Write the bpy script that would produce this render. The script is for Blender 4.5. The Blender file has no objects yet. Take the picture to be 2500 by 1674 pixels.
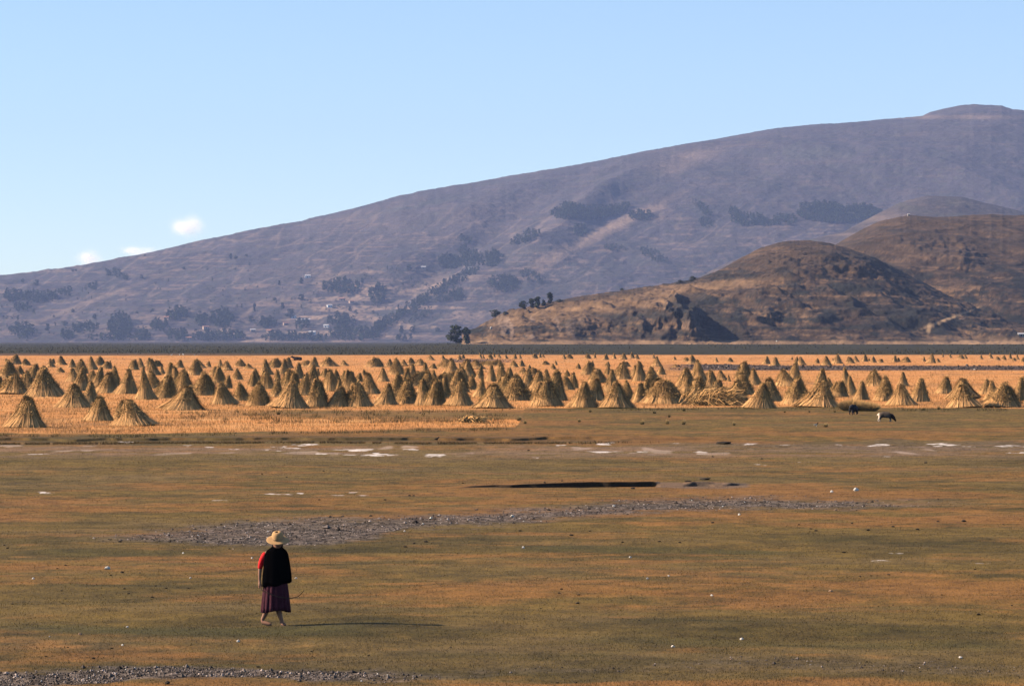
import bpy, math, random
import numpy as np
from mathutils import Vector, Matrix
R = math.radians
C = bpy.context.scene.collection
scene = bpy.context.scene

# ------------------------------------------------------------------ camera, sky, sun, exposure
FPX, CAMZ, HOR, CXP = 9375.0, 4.75, 830.0, 1250.0      # focal length in photo pixels, eye height, horizon row, centre column
cam_d = bpy.data.cameras.new('camera'); cam = bpy.data.objects.new('camera', cam_d); C.objects.link(cam)
cam_d.sensor_width = 36.0; cam_d.lens = 135.0
cam_d.clip_start = 0.5; cam_d.clip_end = 120000.0
cam.location = (0, 0, CAMZ); cam.rotation_euler = (R(90) - math.atan((837.0 - HOR) / FPX), 0, 0)
scene.camera = cam
SUN_EL, SUN_AZ = R(29), R(-84)                          # sun low on the left, a little beyond the subject
w = bpy.data.worlds.new('World'); scene.world = w; w.use_nodes = True
nt = w.node_tree; nt.nodes.clear()
sky = nt.nodes.new('ShaderNodeTexSky'); sky.sky_type = 'NISHITA'; sky.sun_disc = False
sky.sun_elevation = SUN_EL; sky.sun_rotation = SUN_AZ
sky.altitude = 3800; sky.air_density = 1.0; sky.dust_density = 4.0; sky.ozone_density = 2.0
bg = nt.nodes.new('ShaderNodeBackground'); bg.inputs['Strength'].default_value = 0.094
wo = nt.nodes.new('ShaderNodeOutputWorld')
nt.links.new(sky.outputs[0], bg.inputs[0]); nt.links.new(bg.outputs[0], wo.inputs[0])
sd = bpy.data.lights.new('sun', 'SUN'); sd.energy = 5.0; sd.angle = R(0.5); sd.color = (1.0, 0.83, 0.65)
sun = bpy.data.objects.new('sun', sd); C.objects.link(sun)
to_sun = Vector((math.sin(SUN_AZ) * math.cos(SUN_EL), math.cos(SUN_AZ) * math.cos(SUN_EL), math.sin(SUN_EL)))
sun.rotation_euler = to_sun.to_track_quat('Z', 'Y').to_euler()
scene.view_settings.view_transform = 'Standard'; scene.view_settings.look = 'None'
scene.view_settings.exposure = 0.95; scene.view_settings.gamma = 1.0
scene.cycles.use_denoising = True; scene.cycles.use_adaptive_sampling = False
scene.cycles.max_bounces = 5; scene.cycles.diffuse_bounces = 0; scene.cycles.volume_bounces = 0
scene.cycles.transparent_max_bounces = 8

# ------------------------------------------------------------------ helpers
def h2(xi, yi, seed):
    h = (xi.astype(np.int64) * 374761393 + yi.astype(np.int64) * 668265263 + seed * 974634777) & 0xffffffff
    h = ((h ^ (h >> 13)) * 1274126177) & 0xffffffff
    h = ((h ^ (h >> 15)) * 2246822519) & 0xffffffff
    return ((h ^ (h >> 16)) & 0xffff) / 65535.0
def vn(x, y, seed=0):
    x0 = np.floor(x); y0 = np.floor(y); fx = x - x0; fy = y - y0
    fx = fx * fx * (3 - 2 * fx); fy = fy * fy * (3 - 2 * fy)
    a = h2(x0, y0, seed); b = h2(x0 + 1, y0, seed); c = h2(x0, y0 + 1, seed); d = h2(x0 + 1, y0 + 1, seed)
    return (a + (b - a) * fx) * (1 - fy) + (c + (d - c) * fx) * fy
def fbm(x, y, seed=0, o=4, g=0.5):
    s = 0; a = 1.0; t = 0
    for k in range(o):
        s = s + a * vn(x * 2 ** k + 17.3 * k, y * 2 ** k - 9.1 * k, seed + k); t += a; a *= g
    return s / t
def ss(a, b, x):
    t = np.clip((x - a) / (b - a), 0, 1); return t * t * (3 - 2 * t)
def lerp(a, b, t):
    return a + (b - a) * t
def mixc(c, col, m):
    m = np.clip(m, 0, 1)[:, None]; return c * (1 - m) + np.array(col)[None, :] * m

def mesh_np(name, verts, faces, mats=(), cols=None, smooth=False, mat_idx=None):
    verts = np.asarray(verts, np.float32); faces = np.asarray(faces, np.int32); n = faces.shape[1]
    me = bpy.data.meshes.new(name)
    me.vertices.add(len(verts)); me.vertices.foreach_set('co', verts.ravel())
    me.loops.add(faces.size); me.loops.foreach_set('vertex_index', faces.ravel())
    me.polygons.add(len(faces))
    me.polygons.foreach_set('loop_start', np.arange(0, faces.size, n, dtype=np.int32))
    me.polygons.foreach_set('loop_total', np.full(len(faces), n, np.int32))
    for m in mats: me.materials.append(m)
    if mat_idx is not None: me.polygons.foreach_set('material_index', np.asarray(mat_idx, np.int32))
    me.update(calc_edges=True)
    me.polygons.foreach_set('use_smooth', np.full(len(faces), smooth, bool))
    if cols is not None:
        a = me.color_attributes.new('albedo', 'FLOAT_COLOR', 'POINT')
        cc = np.ones((len(verts), 4), np.float32); cc[:, :3] = cols
        a.data.foreach_set('color', cc.ravel())
    return me
def link(name, me, parent=None):
    o = bpy.data.objects.new(name, me); C.objects.link(o)
    if parent: o.parent = parent
    return o
def tag(o, label=None, cat=None, group=None, kind=None):
    if label: o['label'] = label
    if cat: o['category'] = cat
    if group: o['group'] = group
    if kind: o['kind'] = kind
    return o
def empty(name, loc, rz=0):
    o = bpy.data.objects.new(name, None); C.objects.link(o); o.location = loc; o.rotation_euler = (0, 0, rz)
    o.empty_display_size = 0.2
    return o
def grid_faces(nr, nc):
    i = np.arange((nr - 1) * (nc - 1)); r = i // (nc - 1); c = i % (nc - 1); a = r * nc + c
    return np.stack([a, a + 1, a + nc + 1, a + nc], 1)

def mat_attr(name, rough=0.9, nscale=0.0, namt=0.0, bump=0.0, bscale=20.0, bdist=0.02, sheen=0.0, trans=0.0):
    m = bpy.data.materials.new(name); m.use_nodes = True; t = m.node_tree; b = t.nodes['Principled BSDF']
    b.inputs['Roughness'].default_value = rough; b.inputs['Specular IOR Level'].default_value = 0.15
    at = t.nodes.new('ShaderNodeAttribute'); at.attribute_name = 'albedo'
    col = at.outputs['Color']
    tc = t.nodes.new('ShaderNodeTexCoord')
    if namt > 0:
        nz = t.nodes.new('ShaderNodeTexNoise'); nz.inputs['Scale'].default_value = nscale; nz.inputs['Detail'].default_value = 5
        nz.inputs['Roughness'].default_value = 0.65
        t.links.new(tc.outputs['Object'], nz.inputs['Vector'])
        mr = t.nodes.new('ShaderNodeMapRange'); mr.inputs[1].default_value = 0.25; mr.inputs[2].default_value = 0.75
        mr.inputs[3].default_value = 1 - namt; mr.inputs[4].default_value = 1 + namt
        t.links.new(nz.outputs['Fac'], mr.inputs[0])
        mx = t.nodes.new('ShaderNodeMix'); mx.data_type = 'RGBA'; mx.blend_type = 'MULTIPLY'; mx.inputs[0].default_value = 1
        t.links.new(col, mx.inputs[6]); t.links.new(mr.outputs[0], mx.inputs[7]); col = mx.outputs[2]
    if bump > 0:
        bz = t.nodes.new('ShaderNodeTexNoise'); bz.inputs['Scale'].default_value = bscale; bz.inputs['Detail'].default_value = 4
        t.links.new(tc.outputs['Object'], bz.inputs['Vector'])
        bp = t.nodes.new('ShaderNodeBump'); bp.inputs['Strength'].default_value = bump; bp.inputs['Distance'].default_value = bdist
        t.links.new(bz.outputs['Fac'], bp.inputs['Height']); t.links.new(bp.outputs[0], b.inputs['Normal'])
    t.links.new(col, b.inputs['Base Color'])
    if sheen: b.inputs['Sheen Weight'].default_value = sheen
    return m
def mat_rgb(name, col, rough=0.85, namt=0.25, nscale=8.0, bump=0.3, bscale=30.0, bdist=0.01):
    m = bpy.data.materials.new(name); m.use_nodes = True; t = m.node_tree; b = t.nodes['Principled BSDF']
    b.inputs['Roughness'].default_value = rough; b.inputs['Specular IOR Level'].default_value = 0.2
    tc = t.nodes.new('ShaderNodeTexCoord'); nz = t.nodes.new('ShaderNodeTexNoise')
    nz.inputs['Scale'].default_value = nscale; nz.inputs['Detail'].default_value = 4
    t.links.new(tc.outputs['Object'], nz.inputs['Vector'])
    cr = t.nodes.new('ShaderNodeValToRGB'); cr.color_ramp.elements[0].position = 0.3; cr.color_ramp.elements[1].position = 0.7
    cr.color_ramp.elements[0].color = tuple(c * (1 - namt) for c in col) + (1,)
    cr.color_ramp.elements[1].color = tuple(min(1, c * (1 + namt)) for c in col) + (1,)
    t.links.new(nz.outputs['Fac'], cr.inputs[0]); t.links.new(cr.outputs[0], b.inputs['Base Color'])
    if bump:
        bz = t.nodes.new('ShaderNodeTexNoise'); bz.inputs['Scale'].default_value = bscale; bz.inputs['Detail'].default_value = 3
        t.links.new(tc.outputs['Object'], bz.inputs['Vector'])
        bp = t.nodes.new('ShaderNodeBump'); bp.inputs['Strength'].default_value = bump; bp.inputs['Distance'].default_value = bdist
        t.links.new(bz.outputs['Fac'], bp.inputs['Height']); t.links.new(bp.outputs[0], b.inputs['Normal'])
    return m

K = 1.0675                                              # survey notes were taken on a 2342 px wide print of the 2500 px photograph
STEP_H = 0.13
def pl(pts, x, s=K):
    p = np.array(pts, float) * s; return np.interp(x, p[:, 0], p[:, 1])
def ordinal(n):
    a = ['', 'first', 'second', 'third', 'fourth', 'fifth', 'sixth', 'seventh', 'eighth', 'ninth', 'tenth', 'eleventh', 'twelfth', 'thirteenth',
         'fourteenth', 'fifteenth', 'sixteenth', 'seventeenth', 'eighteenth', 'nineteenth', 'twentieth']
    if n <= 20: return a[n]
    tens = {2: ('twentieth', 'twenty'), 3: ('thirtieth', 'thirty'), 4: ('fortieth', 'forty'), 5: ('fiftieth', 'fifty'), 6: ('sixtieth', 'sixty'), 7: ('seventieth', 'seventy')}[n // 10]
    return tens[0] if n % 10 == 0 else tens[1] + '-' + a[n % 10]
# ------------------------------------------------------------------ the ground: one sheet from behind the camera to the hills
STEP_Y = 1076.0                                         # rim of the low terrace
DITCH = [(1110, 1190.5), (1240, 1188.5), (1340, 1186), (1470, 1183), (1600, 1181), (1700, 1180.5), (1830, 1181)]
def ditch_open(px): return np.interp(px, [1110, 1150, 1590, 1612, 1668, 1690, 1722, 1744, 1764, 1784, 1815, 1836], [0, 1, 1, 0, 0, 1, 1, .1, .1, 1, 1, 0])
def row_of(Y): return HOR + FPX * CAMZ / np.maximum(Y, 1.0)
def step_mask(px, py):                                  # 1 on the upper terrace
    line = STEP_Y + 2.5 * (fbm(px / 90, px * 0 + 3, 5, 3) - 0.5) * 2 - 3 * ss(900, 1600, px)
    wd = lerp(0.35, 7, ss(1350, 1900, px))
    return 1 - ss(line - wd, line + wd, py)
def ground_z(X, Y, fine=True):
    X = np.asarray(X, float); Y = np.asarray(Y, float)
    Yc = np.maximum(Y, 12.0); px = CXP + FPX * X / Yc; py = HOR + FPX * CAMZ / Yc
    z = STEP_H * step_mask(px, py)
    z = z + 2.0 * ss(1150, 2300, Y) * (1 - ss(3400, 5200, Y)) * ss(930, 1120, px)
    z = z + 0.13 * (fbm(X / 4.5, Y / 3.2, 11, 3) - 0.5) * ss(10, 30, Y)
    z = z + 0.065 * np.exp(-((X + 2.1) / 1.5) ** 2 - ((Y - 63.6) / 3.0) ** 2)  # added rise, shaped to lift where the woman's cast shadow lies
    if fine:
        g = gravel_mask(px, py, X, Y)
        near = 1 - ss(250, 500, Y)
        z = z + near * (0.02 * (fbm(X / 0.8, Y / 0.9, 12, 3) - 0.5) + g * 0.05 * (fbm(X / 0.3, Y / 0.5, 13, 2) - 0.5))
        # dry furrow whose far wall faces the viewer
        yw = 1.6 * (fbm(px / 70, px * 0 + 8, 24, 2) - .5) + np.interp(px, [p[0] for p in DITCH], [p[1] for p in DITCH]); Yw = FPX * CAMZ / (yw - HOR)
        d = Yw - Y
        dep = 0.19 * np.interp(px, [1110, 1160, 1300, 1450, 1600, 1760, 1836], [0, .25, .65, 1, .95, .8, 0])
        z = z + dep * -0.5 * np.tanh(d / (1.3 * (0.035 / 1.3) ** ditch_open(px))) * np.exp(-np.abs(d) / 4.5)
    return z
def at(px, py):
    X = 0.0; z = 0.0
    for _ in range(4):
        Y = FPX * (CAMZ - z) / (py - HOR); X = (px - CXP) * Y / FPX
        z = float(ground_z(np.array([X]), np.array([Y]))[0])
    return Vector((X, Y, z)), FPX / Y                   # point and photo pixels per metre there
G_TOP = [(120, 1230), (180, 1227), (300, 1220), (450, 1204), (560, 1191), (700, 1185), (800, 1183), (937, 1178), (1100, 1170), (1218, 1165), (1350, 1154), (1477, 1139), (1600, 1135), (1717, 1136), (1957, 1144), (2100, 1148), (2280, 1150)]
G_BOT = [(120, 1231), (180, 1233), (300, 1238), (450, 1246), (600, 1249), (760, 1246), (860, 1236), (937, 1207), (1100, 1200), (1218, 1195), (1350, 1180), (1477, 1171), (1717, 1168), (1957, 1159), (2100, 1155), (2280, 1152)]
B_TOP = [(-300, 1530), (0, 1530), (200, 1526), (400, 1524), (600, 1530), (800, 1526), (1000, 1529), (1300, 1522), (1500, 1516), (1700, 1504), (2000, 1510), (2340, 1519), (2700, 1519)]
B_BOT = [(-300, 1575), (0, 1572), (180, 1566), (300, 1556), (600, 1548), (900, 1553), (1000, 1546), (1300, 1540), (1500, 1537), (1700, 1534), (2000, 1538), (2340, 1550), (2700, 1550)]
def gravel_mask(px, py, X, Y):
    j = 12 * (fbm(X / 1.6, Y / 2.6, 21, 4, .6) - 0.5) * 2; j2 = 5.0 * (fbm(X / 0.4, Y / 0.6, 22, 2) - 0.5) * 2
    q = py + j + j2
    a = ss(-12, 14, q - pl(G_TOP, px)) * ss(-9, 9, pl(G_BOT, px) - q) * (0.7 + 0.5 * fbm(X / 2.2, Y / 2.5, 23, 4, .6)) * ss(60, 420, px) * (1 - ss(2150, 2420, px))
    b = ss(-6, 9, q - pl(B_TOP, px)) * ss(-5, 5, pl(B_BOT, px) - q) * lerp(1, 0.22, ss(760, 1150, px))
    c = 0.32 * ss(1075, 1083, q) * (1 - ss(1090, 1110, q)) * ss(1500, 1900, px)
    return np.clip(np.maximum(np.maximum(a, b), c), 0, 1)
SALT = [(285, 1012, 26, 3), (425, 1020, 20, 2), (480, 1022, 30, 2), (535, 1028, 50, 3), (600, 1027, 26, 3), (655, 1021, 60, 4), (695, 1017, 56, 4), (630, 1030, 30, 2), (820, 1028, 104, 7), (735, 1037, 30, 6),
        (850, 1040, 124, 5), (990, 1040, 50, 4), (1005, 1043, 22, 3), (940, 1030, 40, 2), (1390, 1013, 56, 5), (1285, 1017, 30, 2), (1375, 1034, 96, 4), (1462, 1033, 34, 3), (1230, 1046, 18, 4), (1610, 1034, 36, 4),
        (1545, 1013, 30, 2), (1715, 1016, 30, 4), (1790, 1018, 30, 2), (1920, 1017, 36, 2), (2010, 1017, 58, 4), (2158, 1016, 66, 4), (2215, 1022, 40, 2), (2305, 1021, 70, 5), (2330, 1033, 50, 2), (1845, 1057, 36, 3),
        (1740, 1062, 40, 2), (2030, 1046, 30, 2), (80, 1040, 50, 2), (840, 1132, 44, 4), (790, 1131, 40, 3), (815, 1124, 24, 2), (690, 1126, 40, 2), (640, 1130, 70, 2), (510, 1145, 40, 2), (110, 1126, 50, 2),
        (2000, 1283, 20, 5), (2258, 1287, 30, 4), (2025, 1281, 40, 2), (2040, 1262, 30, 2)]
def salt_mask(px, py, X, Y):
    m = np.zeros_like(px)
    jx = 44 * (fbm(X / 1.1, Y / 2, 31, 3) - 0.5); jy = 9.0 * (fbm(X / 0.8, Y / 2.5, 32, 4) - 0.5)
    sel = (py > 1070) & (py < 1400)
    for x, y, w_, h_ in SALT:
        d = ((px - x * K + jx) / (w_ * K * 0.50)) ** 2 + ((py - y * K + jy) / (h_ * K * 0.42)) ** 2
        m = np.maximum(m, np.where(sel, 1 - ss(0.55, 1.25, d), 0))
    m = m * ss(0.40, 0.58, fbm(X / 0.45, Y / 1.0, 33, 4, .6) + 0.03)
    return m
FR_BOT = [(-400, 996), (0, 996), (300, 998), (560, 992), (800, 988), (1000, 984), (1180, 982), (1192, 968), (1200, 940), (1500, 936), (1700, 933), (2000, 935), (2342, 938), (2700, 938)]   # near edge of the stubble
def straw_mask(px, py, X, Y):
    j = 7 * (fbm(X / 9, Y / 16, 41, 3) - 0.5) + 3 * (fbm(X / 1.2, Y / 4, 42, 2) - 0.5)
    m = ss(-1.5, 1.5, pl(FR_BOT, px) - py - j) * ss(865.5, 868.5, py + 2 * (fbm(X / 60, Y / 200, 43, 2) - 0.5) - 2.0 * (1 - ss(400, 1150, px)))
    # strip of green turf that cuts into the field on the left
    g = ss(470, 760, px) * ss(1001, 1009, py + 0.8 * j) * (1 - ss(1026, 1036, py + 0.8 * j + 6 * (1 - ss(600, 1100, px))))
    return np.clip(m * (1 - 0.9 * g), 0, 1)
def plough_mask(px, py, X, Y):
    j = 3 * (fbm(X / 30, Y / 80, 51, 3) - 0.5)
    m = ss(1560, 1720, px) * ss(889 + 4 * ss(1700, 2000, px) , 892 + 4 * ss(1700, 2000, px), py + j) * (1 - ss(904.5, 908, py + j))
    m = np.maximum(m, 0.8 * ss(1070, 1110, px) * (1 - ss(1190, 1300, px)) * ss(876, 879, py + j) * (1 - ss(885, 888, py + j)))
    return np.clip(m, 0, 1)
OR_Y = [1000, 1040, 1056, 1064, 1072, 1079, 1095, 1108, 1130, 1160, 1176, 1195, 1230, 1262, 1290, 1330, 1370, 1400, 1420, 1450, 1475, 1510, 1532, 1570, 1620, 1650, 1674, 1720]
OR_V = [.25, .32, .60, .45, .70, .22, .40, .25, .28, .22, .35, .62, .60, .60, .30, .30, .30, .42, .52, .48, .40, .28, .10, .16, .18, .30, .55, .35]
DG_Y = [1000, 1070, 1290, 1330, 1342, 1352, 1380, 1400, 1440, 1500, 1518, 1545, 1580, 1620, 1660, 1720]
DG_V = [.25, .15, .18, .45, .62, .40, .22, .16, .10, .25, .55, .72, .50, .38, .20, .2]
GY_Y = [1000, 1074, 1082, 1110, 1140, 1170, 1200, 1290, 1380, 1500, 1560, 1600, 1640, 1700]
GY_V = [.1, .1, .48, .35, .32, .25, .12, .15, .10, .1, .28, .42, .35, .1]
def ground_albedo(X, Y, pebbly=True):
    Yc = np.maximum(Y, 12.0); px = CXP + FPX * X / Yc; py = HOR + FPX * CAMZ / Yc
    n1 = fbm(X / 8.5, Y / 5.5, 61, 5, .6); n2 = fbm(X / 3.4, Y / 2.4, 62, 5, .6); n3 = fbm(X / 0.45, Y / 0.6, 63, 3); n4 = fbm(X / 4.5, Y / 2.6, 64, 5, .6)
    wob = py + 30 * (fbm(X / 9, Y / 12, 65, 4) - 0.5) * ss(1090, 1400, py)
    c = np.tile(np.array([.155, .098, .022]), (len(px), 1))
    c = mixc(c, (.165, .112, .058), np.interp(wob, GY_Y, GY_V) * 0.7 + 1.1 * (n4 - 0.55))
    c = mixc(c, (.068, .050, .011), np.interp(wob, DG_Y, DG_V) * lerp(1.1, 0.75, ss(300, 1500, px)) + 2.6 * (n2 - 0.53))
    orv = np.interp(wob, OR_Y, OR_V) * lerp(0.85, 1.1, ss(200, 1800, px)) + 2.5 * (n1 - 0.5) + 1.3 * (fbm(X / 2.0, Y / 1.4, 66, 4, .6) - 0.5) - 0.08
    c = mixc(c, (.270, .118, .030), ss(0.12, 0.88, orv + 0.6 * (n3 - .5)) * 0.70)
    pk = ss(1084, 1092, py) * (1 - ss(1106, 1125, py)) * ss(0.42, 0.62, n2)
    c = mixc(c, (.25, .155, .092), 0.7 * pk)
    # dark strips of grass with a shape of their own
    for xa, xb, y0, t_, s_ in [(1250, 1960, 1336, 7, .8), (0, 900, 1532, 13, .75), (60, 560, 1347, 7, .55), (620, 1000, 1246, 5, .7), (1400, 2500, 1560, 10, .5), (420, 900, 1250, 4, .4), (1500, 2500, 1570, 9, .35)]:
        d = np.abs(py - y0 + 10 * (fbm(X / 2.5, Y / 8, 67, 3) - 0.5) - 0.012 * (px - xa)) / t_
        c = mixc(c, (.075, .062, .016), s_ * (1 - ss(0.4, 1.3, d)) * ss(xa - 80, xa + 120, px) * (1 - ss(xb - 120, xb + 60, px)))
    rnd = h2(np.floor(X * 37), np.floor(Y * 23), 99)
    c = c * (0.36 + 0.72 * n3 + 0.40 * (rnd - .2))[:, None]
    st = straw_mask(px, py, X, Y)
    sc_ = np.tile(np.array([.57, .240, .070]), (len(px), 1))
    sc_ = mixc(sc_, (.66, .37, .145), 1.8 * (n2 - 0.45)); sc_ = mixc(sc_, (.24, .125, .046), 2.8 * (fbm(X / 6, Y / 20, 68, 5, .6) - 0.53))
    far = ss(860, 885, py); sc_ = sc_ * lerp(1.0, 1.0, far)[:, None]
    c = c * (1 - st[:, None]) + sc_ * st[:, None]
    pgh = plough_mask(px, py, X, Y)
    pc = np.tile(np.array([.085, .056, .040]), (len(px), 1)) * (0.3 + 0.9 * fbm(X / 3, Y / 10, 69, 3) + .6 * rnd)[:, None]
    c = c * (1 - pgh[:, None]) + pc * pgh[:, None]
    # marsh beyond the field
    mar = 1 - ss(865, 867.5, py + 1.5 * (fbm(X / 50, Y / 120, 71, 2) - 0.5) - 2.0 * (1 - ss(400, 1150, px)))
    mc = np.tile(np.array([.028, .023, .003]), (len(px), 1)) * (0.7 + 0.6 * fbm(X / 25, Y / 110, 72, 3))[:, None]
    brown = (1 - ss(300, 1100, px)) * ss(862, 865, py)
    mc = mixc(mc, (.15, .075, .035), 0.65 * brown)
    tan = ss(1500, 2300, px) * (1 - ss(844.2, 846.2, py))
    mc = mixc(mc, (.50, .30, .15), tan); mc = mixc(mc, (.045, .032, .018), (1 - ss(838, 841, py)) * 0.6)
    c = c * (1 - mar[:, None]) + mc * mar[:, None]
    g = gravel_mask(px, py, X, Y)
    gn = fbm(X / 0.16, Y / 0.2, 73, 2)
    gc = np.tile(np.array([.100, .077, .062]), (len(px), 1)) * (0.22 + 1.6 * ss(0.25, 0.8, gn))[:, None]
    c = c * (1 - 0.92 * g[:, None]) + gc * 0.92 * g[:, None]
    # speckled salty crust near the terrace and in a few pans
    sp = salt_mask(px, py, X, Y)
    c = mixc(c, (.74, .66, .60), sp * (0.35 + 0.8 * n3))
    lines = ss(1078, 1086, py) * (1 - ss(1100, 1118, py)) * ss(0.66, 0.74, fbm(X / 1.5, Y / 7, 74, 3))
    c = mixc(c, (.50, .38, .30), 0.45 * lines)
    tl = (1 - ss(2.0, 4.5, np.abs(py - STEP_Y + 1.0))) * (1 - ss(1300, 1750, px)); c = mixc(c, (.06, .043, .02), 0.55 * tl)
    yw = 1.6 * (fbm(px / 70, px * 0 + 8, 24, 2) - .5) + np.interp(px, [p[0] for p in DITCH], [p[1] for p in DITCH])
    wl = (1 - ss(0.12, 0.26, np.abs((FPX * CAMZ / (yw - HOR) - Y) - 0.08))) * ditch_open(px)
    c = mixc(c, (.026, .019, .013), 0.9 * wl)  # wall's shade deepened in the colour with a dark soil tone
    fl = ss(1598, 1604, px) * (1 - ss(1820, 1836, px)) * (1 - ss(3, 7, np.abs(py - yw - 2)))
    c = mixc(c, (.13, .10, .08), 0.6 * fl * (0.6 + 0.8 * n3))
    return np.clip(c, 0.004, 0.95), st, g
def build_ground():
    ys = [-140.0, -60.0, -15.0, 5.0, 15.0, 25.0, 33.0, 38.0]
    py = np.concatenate([np.arange(1840, 1690, -2.2), np.arange(1690, 1075, -0.85), np.arange(1075, 860, -0.65), np.arange(860, 836, -0.8), np.array([835.4, 834.8, 834.3])])
    Ys = list(FPX * CAMZ / (py - HOR))
    Yd = FPX * CAMZ / (np.array([1193.0, 1178.0]) - HOR); ys += list(np.arange(Yd[0], Yd[1], 0.04))
    Yt = FPX * CAMZ / (np.array([1084.0, 1066.0]) - HOR); ys += list(np.arange(Yt[0], Yt[1], 0.11))
    Ys = np.unique(np.array(ys + Ys))
    us = np.concatenate([np.linspace(-2.2, -0.4, 14), np.linspace(-0.36, -0.155, 40), np.linspace(-0.15, 0.15, 1240), np.linspace(0.155, 0.36, 40), np.linspace(0.4, 2.2, 14)])
    YY, UU = np.meshgrid(Ys, us, indexing='ij')
    XX = np.clip(UU * np.maximum(YY, 30.0), -4200, 4200)
    X = XX.ravel(); Y = YY.ravel()
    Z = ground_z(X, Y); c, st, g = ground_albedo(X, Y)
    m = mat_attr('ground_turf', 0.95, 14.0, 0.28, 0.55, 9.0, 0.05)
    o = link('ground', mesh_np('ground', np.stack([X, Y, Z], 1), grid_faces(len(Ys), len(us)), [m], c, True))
    tag(o, kind='structure')
    return o
ground = build_ground()

rng = np.random.default_rng(7)
def blades(P, h, wdt, cols, lean=0.35):
    n = len(P); a = rng.uniform(0, 2 * math.pi, n); dx = np.cos(a) * wdt / 2; dy = np.sin(a) * wdt / 2
    b = rng.uniform(0, 2 * math.pi, n); l = rng.uniform(0, lean, n) * h
    V = np.zeros((n, 3, 3)); V[:, 0] = P; V[:, 1] = P; V[:, 2] = P
    V[:, 0, 0] -= dx; V[:, 0, 1] -= dy; V[:, 1, 0] += dx; V[:, 1, 1] += dy
    V[:, 2, 0] += np.cos(b) * l; V[:, 2, 1] += np.sin(b) * l; V[:, 2, 2] += h
    V[:, :2, 2] -= 0.01
    return V.reshape(-1, 3), np.arange(3 * n).reshape(-1, 3), np.repeat(cols, 3, axis=0)
def scatter(n, x0, x1, y0, y1):
    px = rng.uniform(x0, x1, n); py = rng.uniform(y0, y1, n); Y = FPX * CAMZ / (py - HOR); X = (px - CXP) * Y / FPX
    return px, py, X, Y
M_BLADE = mat_attr('dry_grass', 0.8)
# short grazed turf of the foreground
px, py, X, Y = scatter(330000, -260, 2760, 1066, 1730)
cl = fbm(X / 0.9, Y / 1.1, 81, 2); k = (gravel_mask(px, py, X, Y) < 0.35) & (salt_mask(px, py, X, Y) < .3) & (rng.random(len(px)) < 0.15 + 1.1 * cl)
px, py, X, Y = px[k], py[k], X[k], Y[k]
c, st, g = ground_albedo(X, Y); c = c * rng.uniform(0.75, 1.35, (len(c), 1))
ppm = FPX / Y
h = np.maximum(rng.uniform(0.012, 0.032, len(Y)), 1.1 / ppm * rng.uniform(0.5, 1.5, len(Y))); wd = np.maximum(0.010, 1.5 / ppm)
P = np.stack([X, Y, ground_z(X, Y)], 1)
v, f, cc = blades(P, h, wd, c, 0.8)
tag(link('turf_grass', mesh_np('turf_grass', v, f, [M_BLADE], cc)), 'short grazed olive and rust turf of the foreground flat', 'grass', kind='stuff')
# stubble of the harvested field
px, py, X, Y = scatter(240000, -260, 2760, 866, 1070)
st = straw_mask(px, py, X, Y); pg = plough_mask(px, py, X, Y)
k = (st > 0.45) & (pg < 0.3) & (rng.random(len(px)) < 0.25 + 1.1 * fbm(X / 2.5, Y / 8, 82, 3)); px, py, X, Y = px[k], py[k], X[k], Y[k]
c, st, g = ground_albedo(X, Y); c = lerp(c, np.array([.64, .295, .092])[None, :], 0.5) * rng.uniform(0.55, 1.2, (len(c), 1))
ppm = FPX / Y; h = rng.uniform(0.05, 0.20, len(Y)) * lerp(1.0, 1.7, (rng.random(len(Y)) > 0.96)); wd = np.maximum(0.02, 1.0 / ppm)
v, f, cc = blades(np.stack([X, Y, ground_z(X, Y, False)], 1), h, wd, c, 0.7)
tag(link('stubble', mesh_np('stubble', v, f, [M_BLADE], cc)), 'golden stubble of the harvested field around the stooks', 'stubble', kind='stuff')
# green and dun weeds along the field edges, and the tussock fringe hanging over the terrace rim
def weeds(n, xf, yf, hh, colr, sel=None):
    px = rng.uniform(-250, 2750, n) if xf is None else xf; py = yf(px)
    if sel is not None:
        k = sel(px, py); px, py = px[k], py[k]
    Y = FPX * (CAMZ - STEP_H) / (py - HOR); X = (px - CXP) * Y / FPX
    hv = rng.uniform(0.4, 1.0, len(px)) * hh; cols = np.array(colr)[rng.integers(0, len(colr), len(px))] * rng.uniform(0.6, 1.2, (len(px), 1))
    return blades(np.stack([X, Y, ground_z(X, Y, False)], 1), hv, np.maximum(0.02, 1.0 / (FPX / Y)), cols, 0.8)
GR = [(.075, .065, .022), (.11, .085, .03), (.16, .10, .04)]
parts = [weeds(9000, None, lambda x: pl(FR_BOT, x) + rng.normal(0, 1.6, len(x)) + 1, 0.20, GR, lambda x, y: (fbm(x / 40, x * 0, 83, 3) + rng.normal(0, .1, len(x)) > 0.5)),
         weeds(22000, None, lambda x: STEP_Y - 0.8 + rng.normal(0, 0.8, len(x)) - 3 * ss(900, 1600, x), 0.11, [(.09, .06, .022), (.17, .09, .03), (.055, .042, .016)], lambda x, y: (rng.random(len(x)) < 1 - ss(1250, 1650, x)) & (fbm(x / 18, x * 0 + 5, 84, 3) > 0.27)),
         weeds(9000, rng.uniform(440, 1260, 9000), lambda x: rng.uniform(1003, 1034, len(x)), 0.24, GR, lambda x, y: fbm(x / 25, y / 5, 85, 3) > 0.54)]
o_ = 0; vs, fs, cs = [], [], []
for v, f, cc in parts: vs.append(v); fs.append(f + o_); cs.append(cc); o_ += len(v)
tag(link('weeds', mesh_np('weeds', np.concatenate(vs), np.concatenate(fs), [M_BLADE], np.concatenate(cs))), 'dark green weeds and rim grass along the field and terrace edges', 'weeds', kind='stuff')
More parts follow.
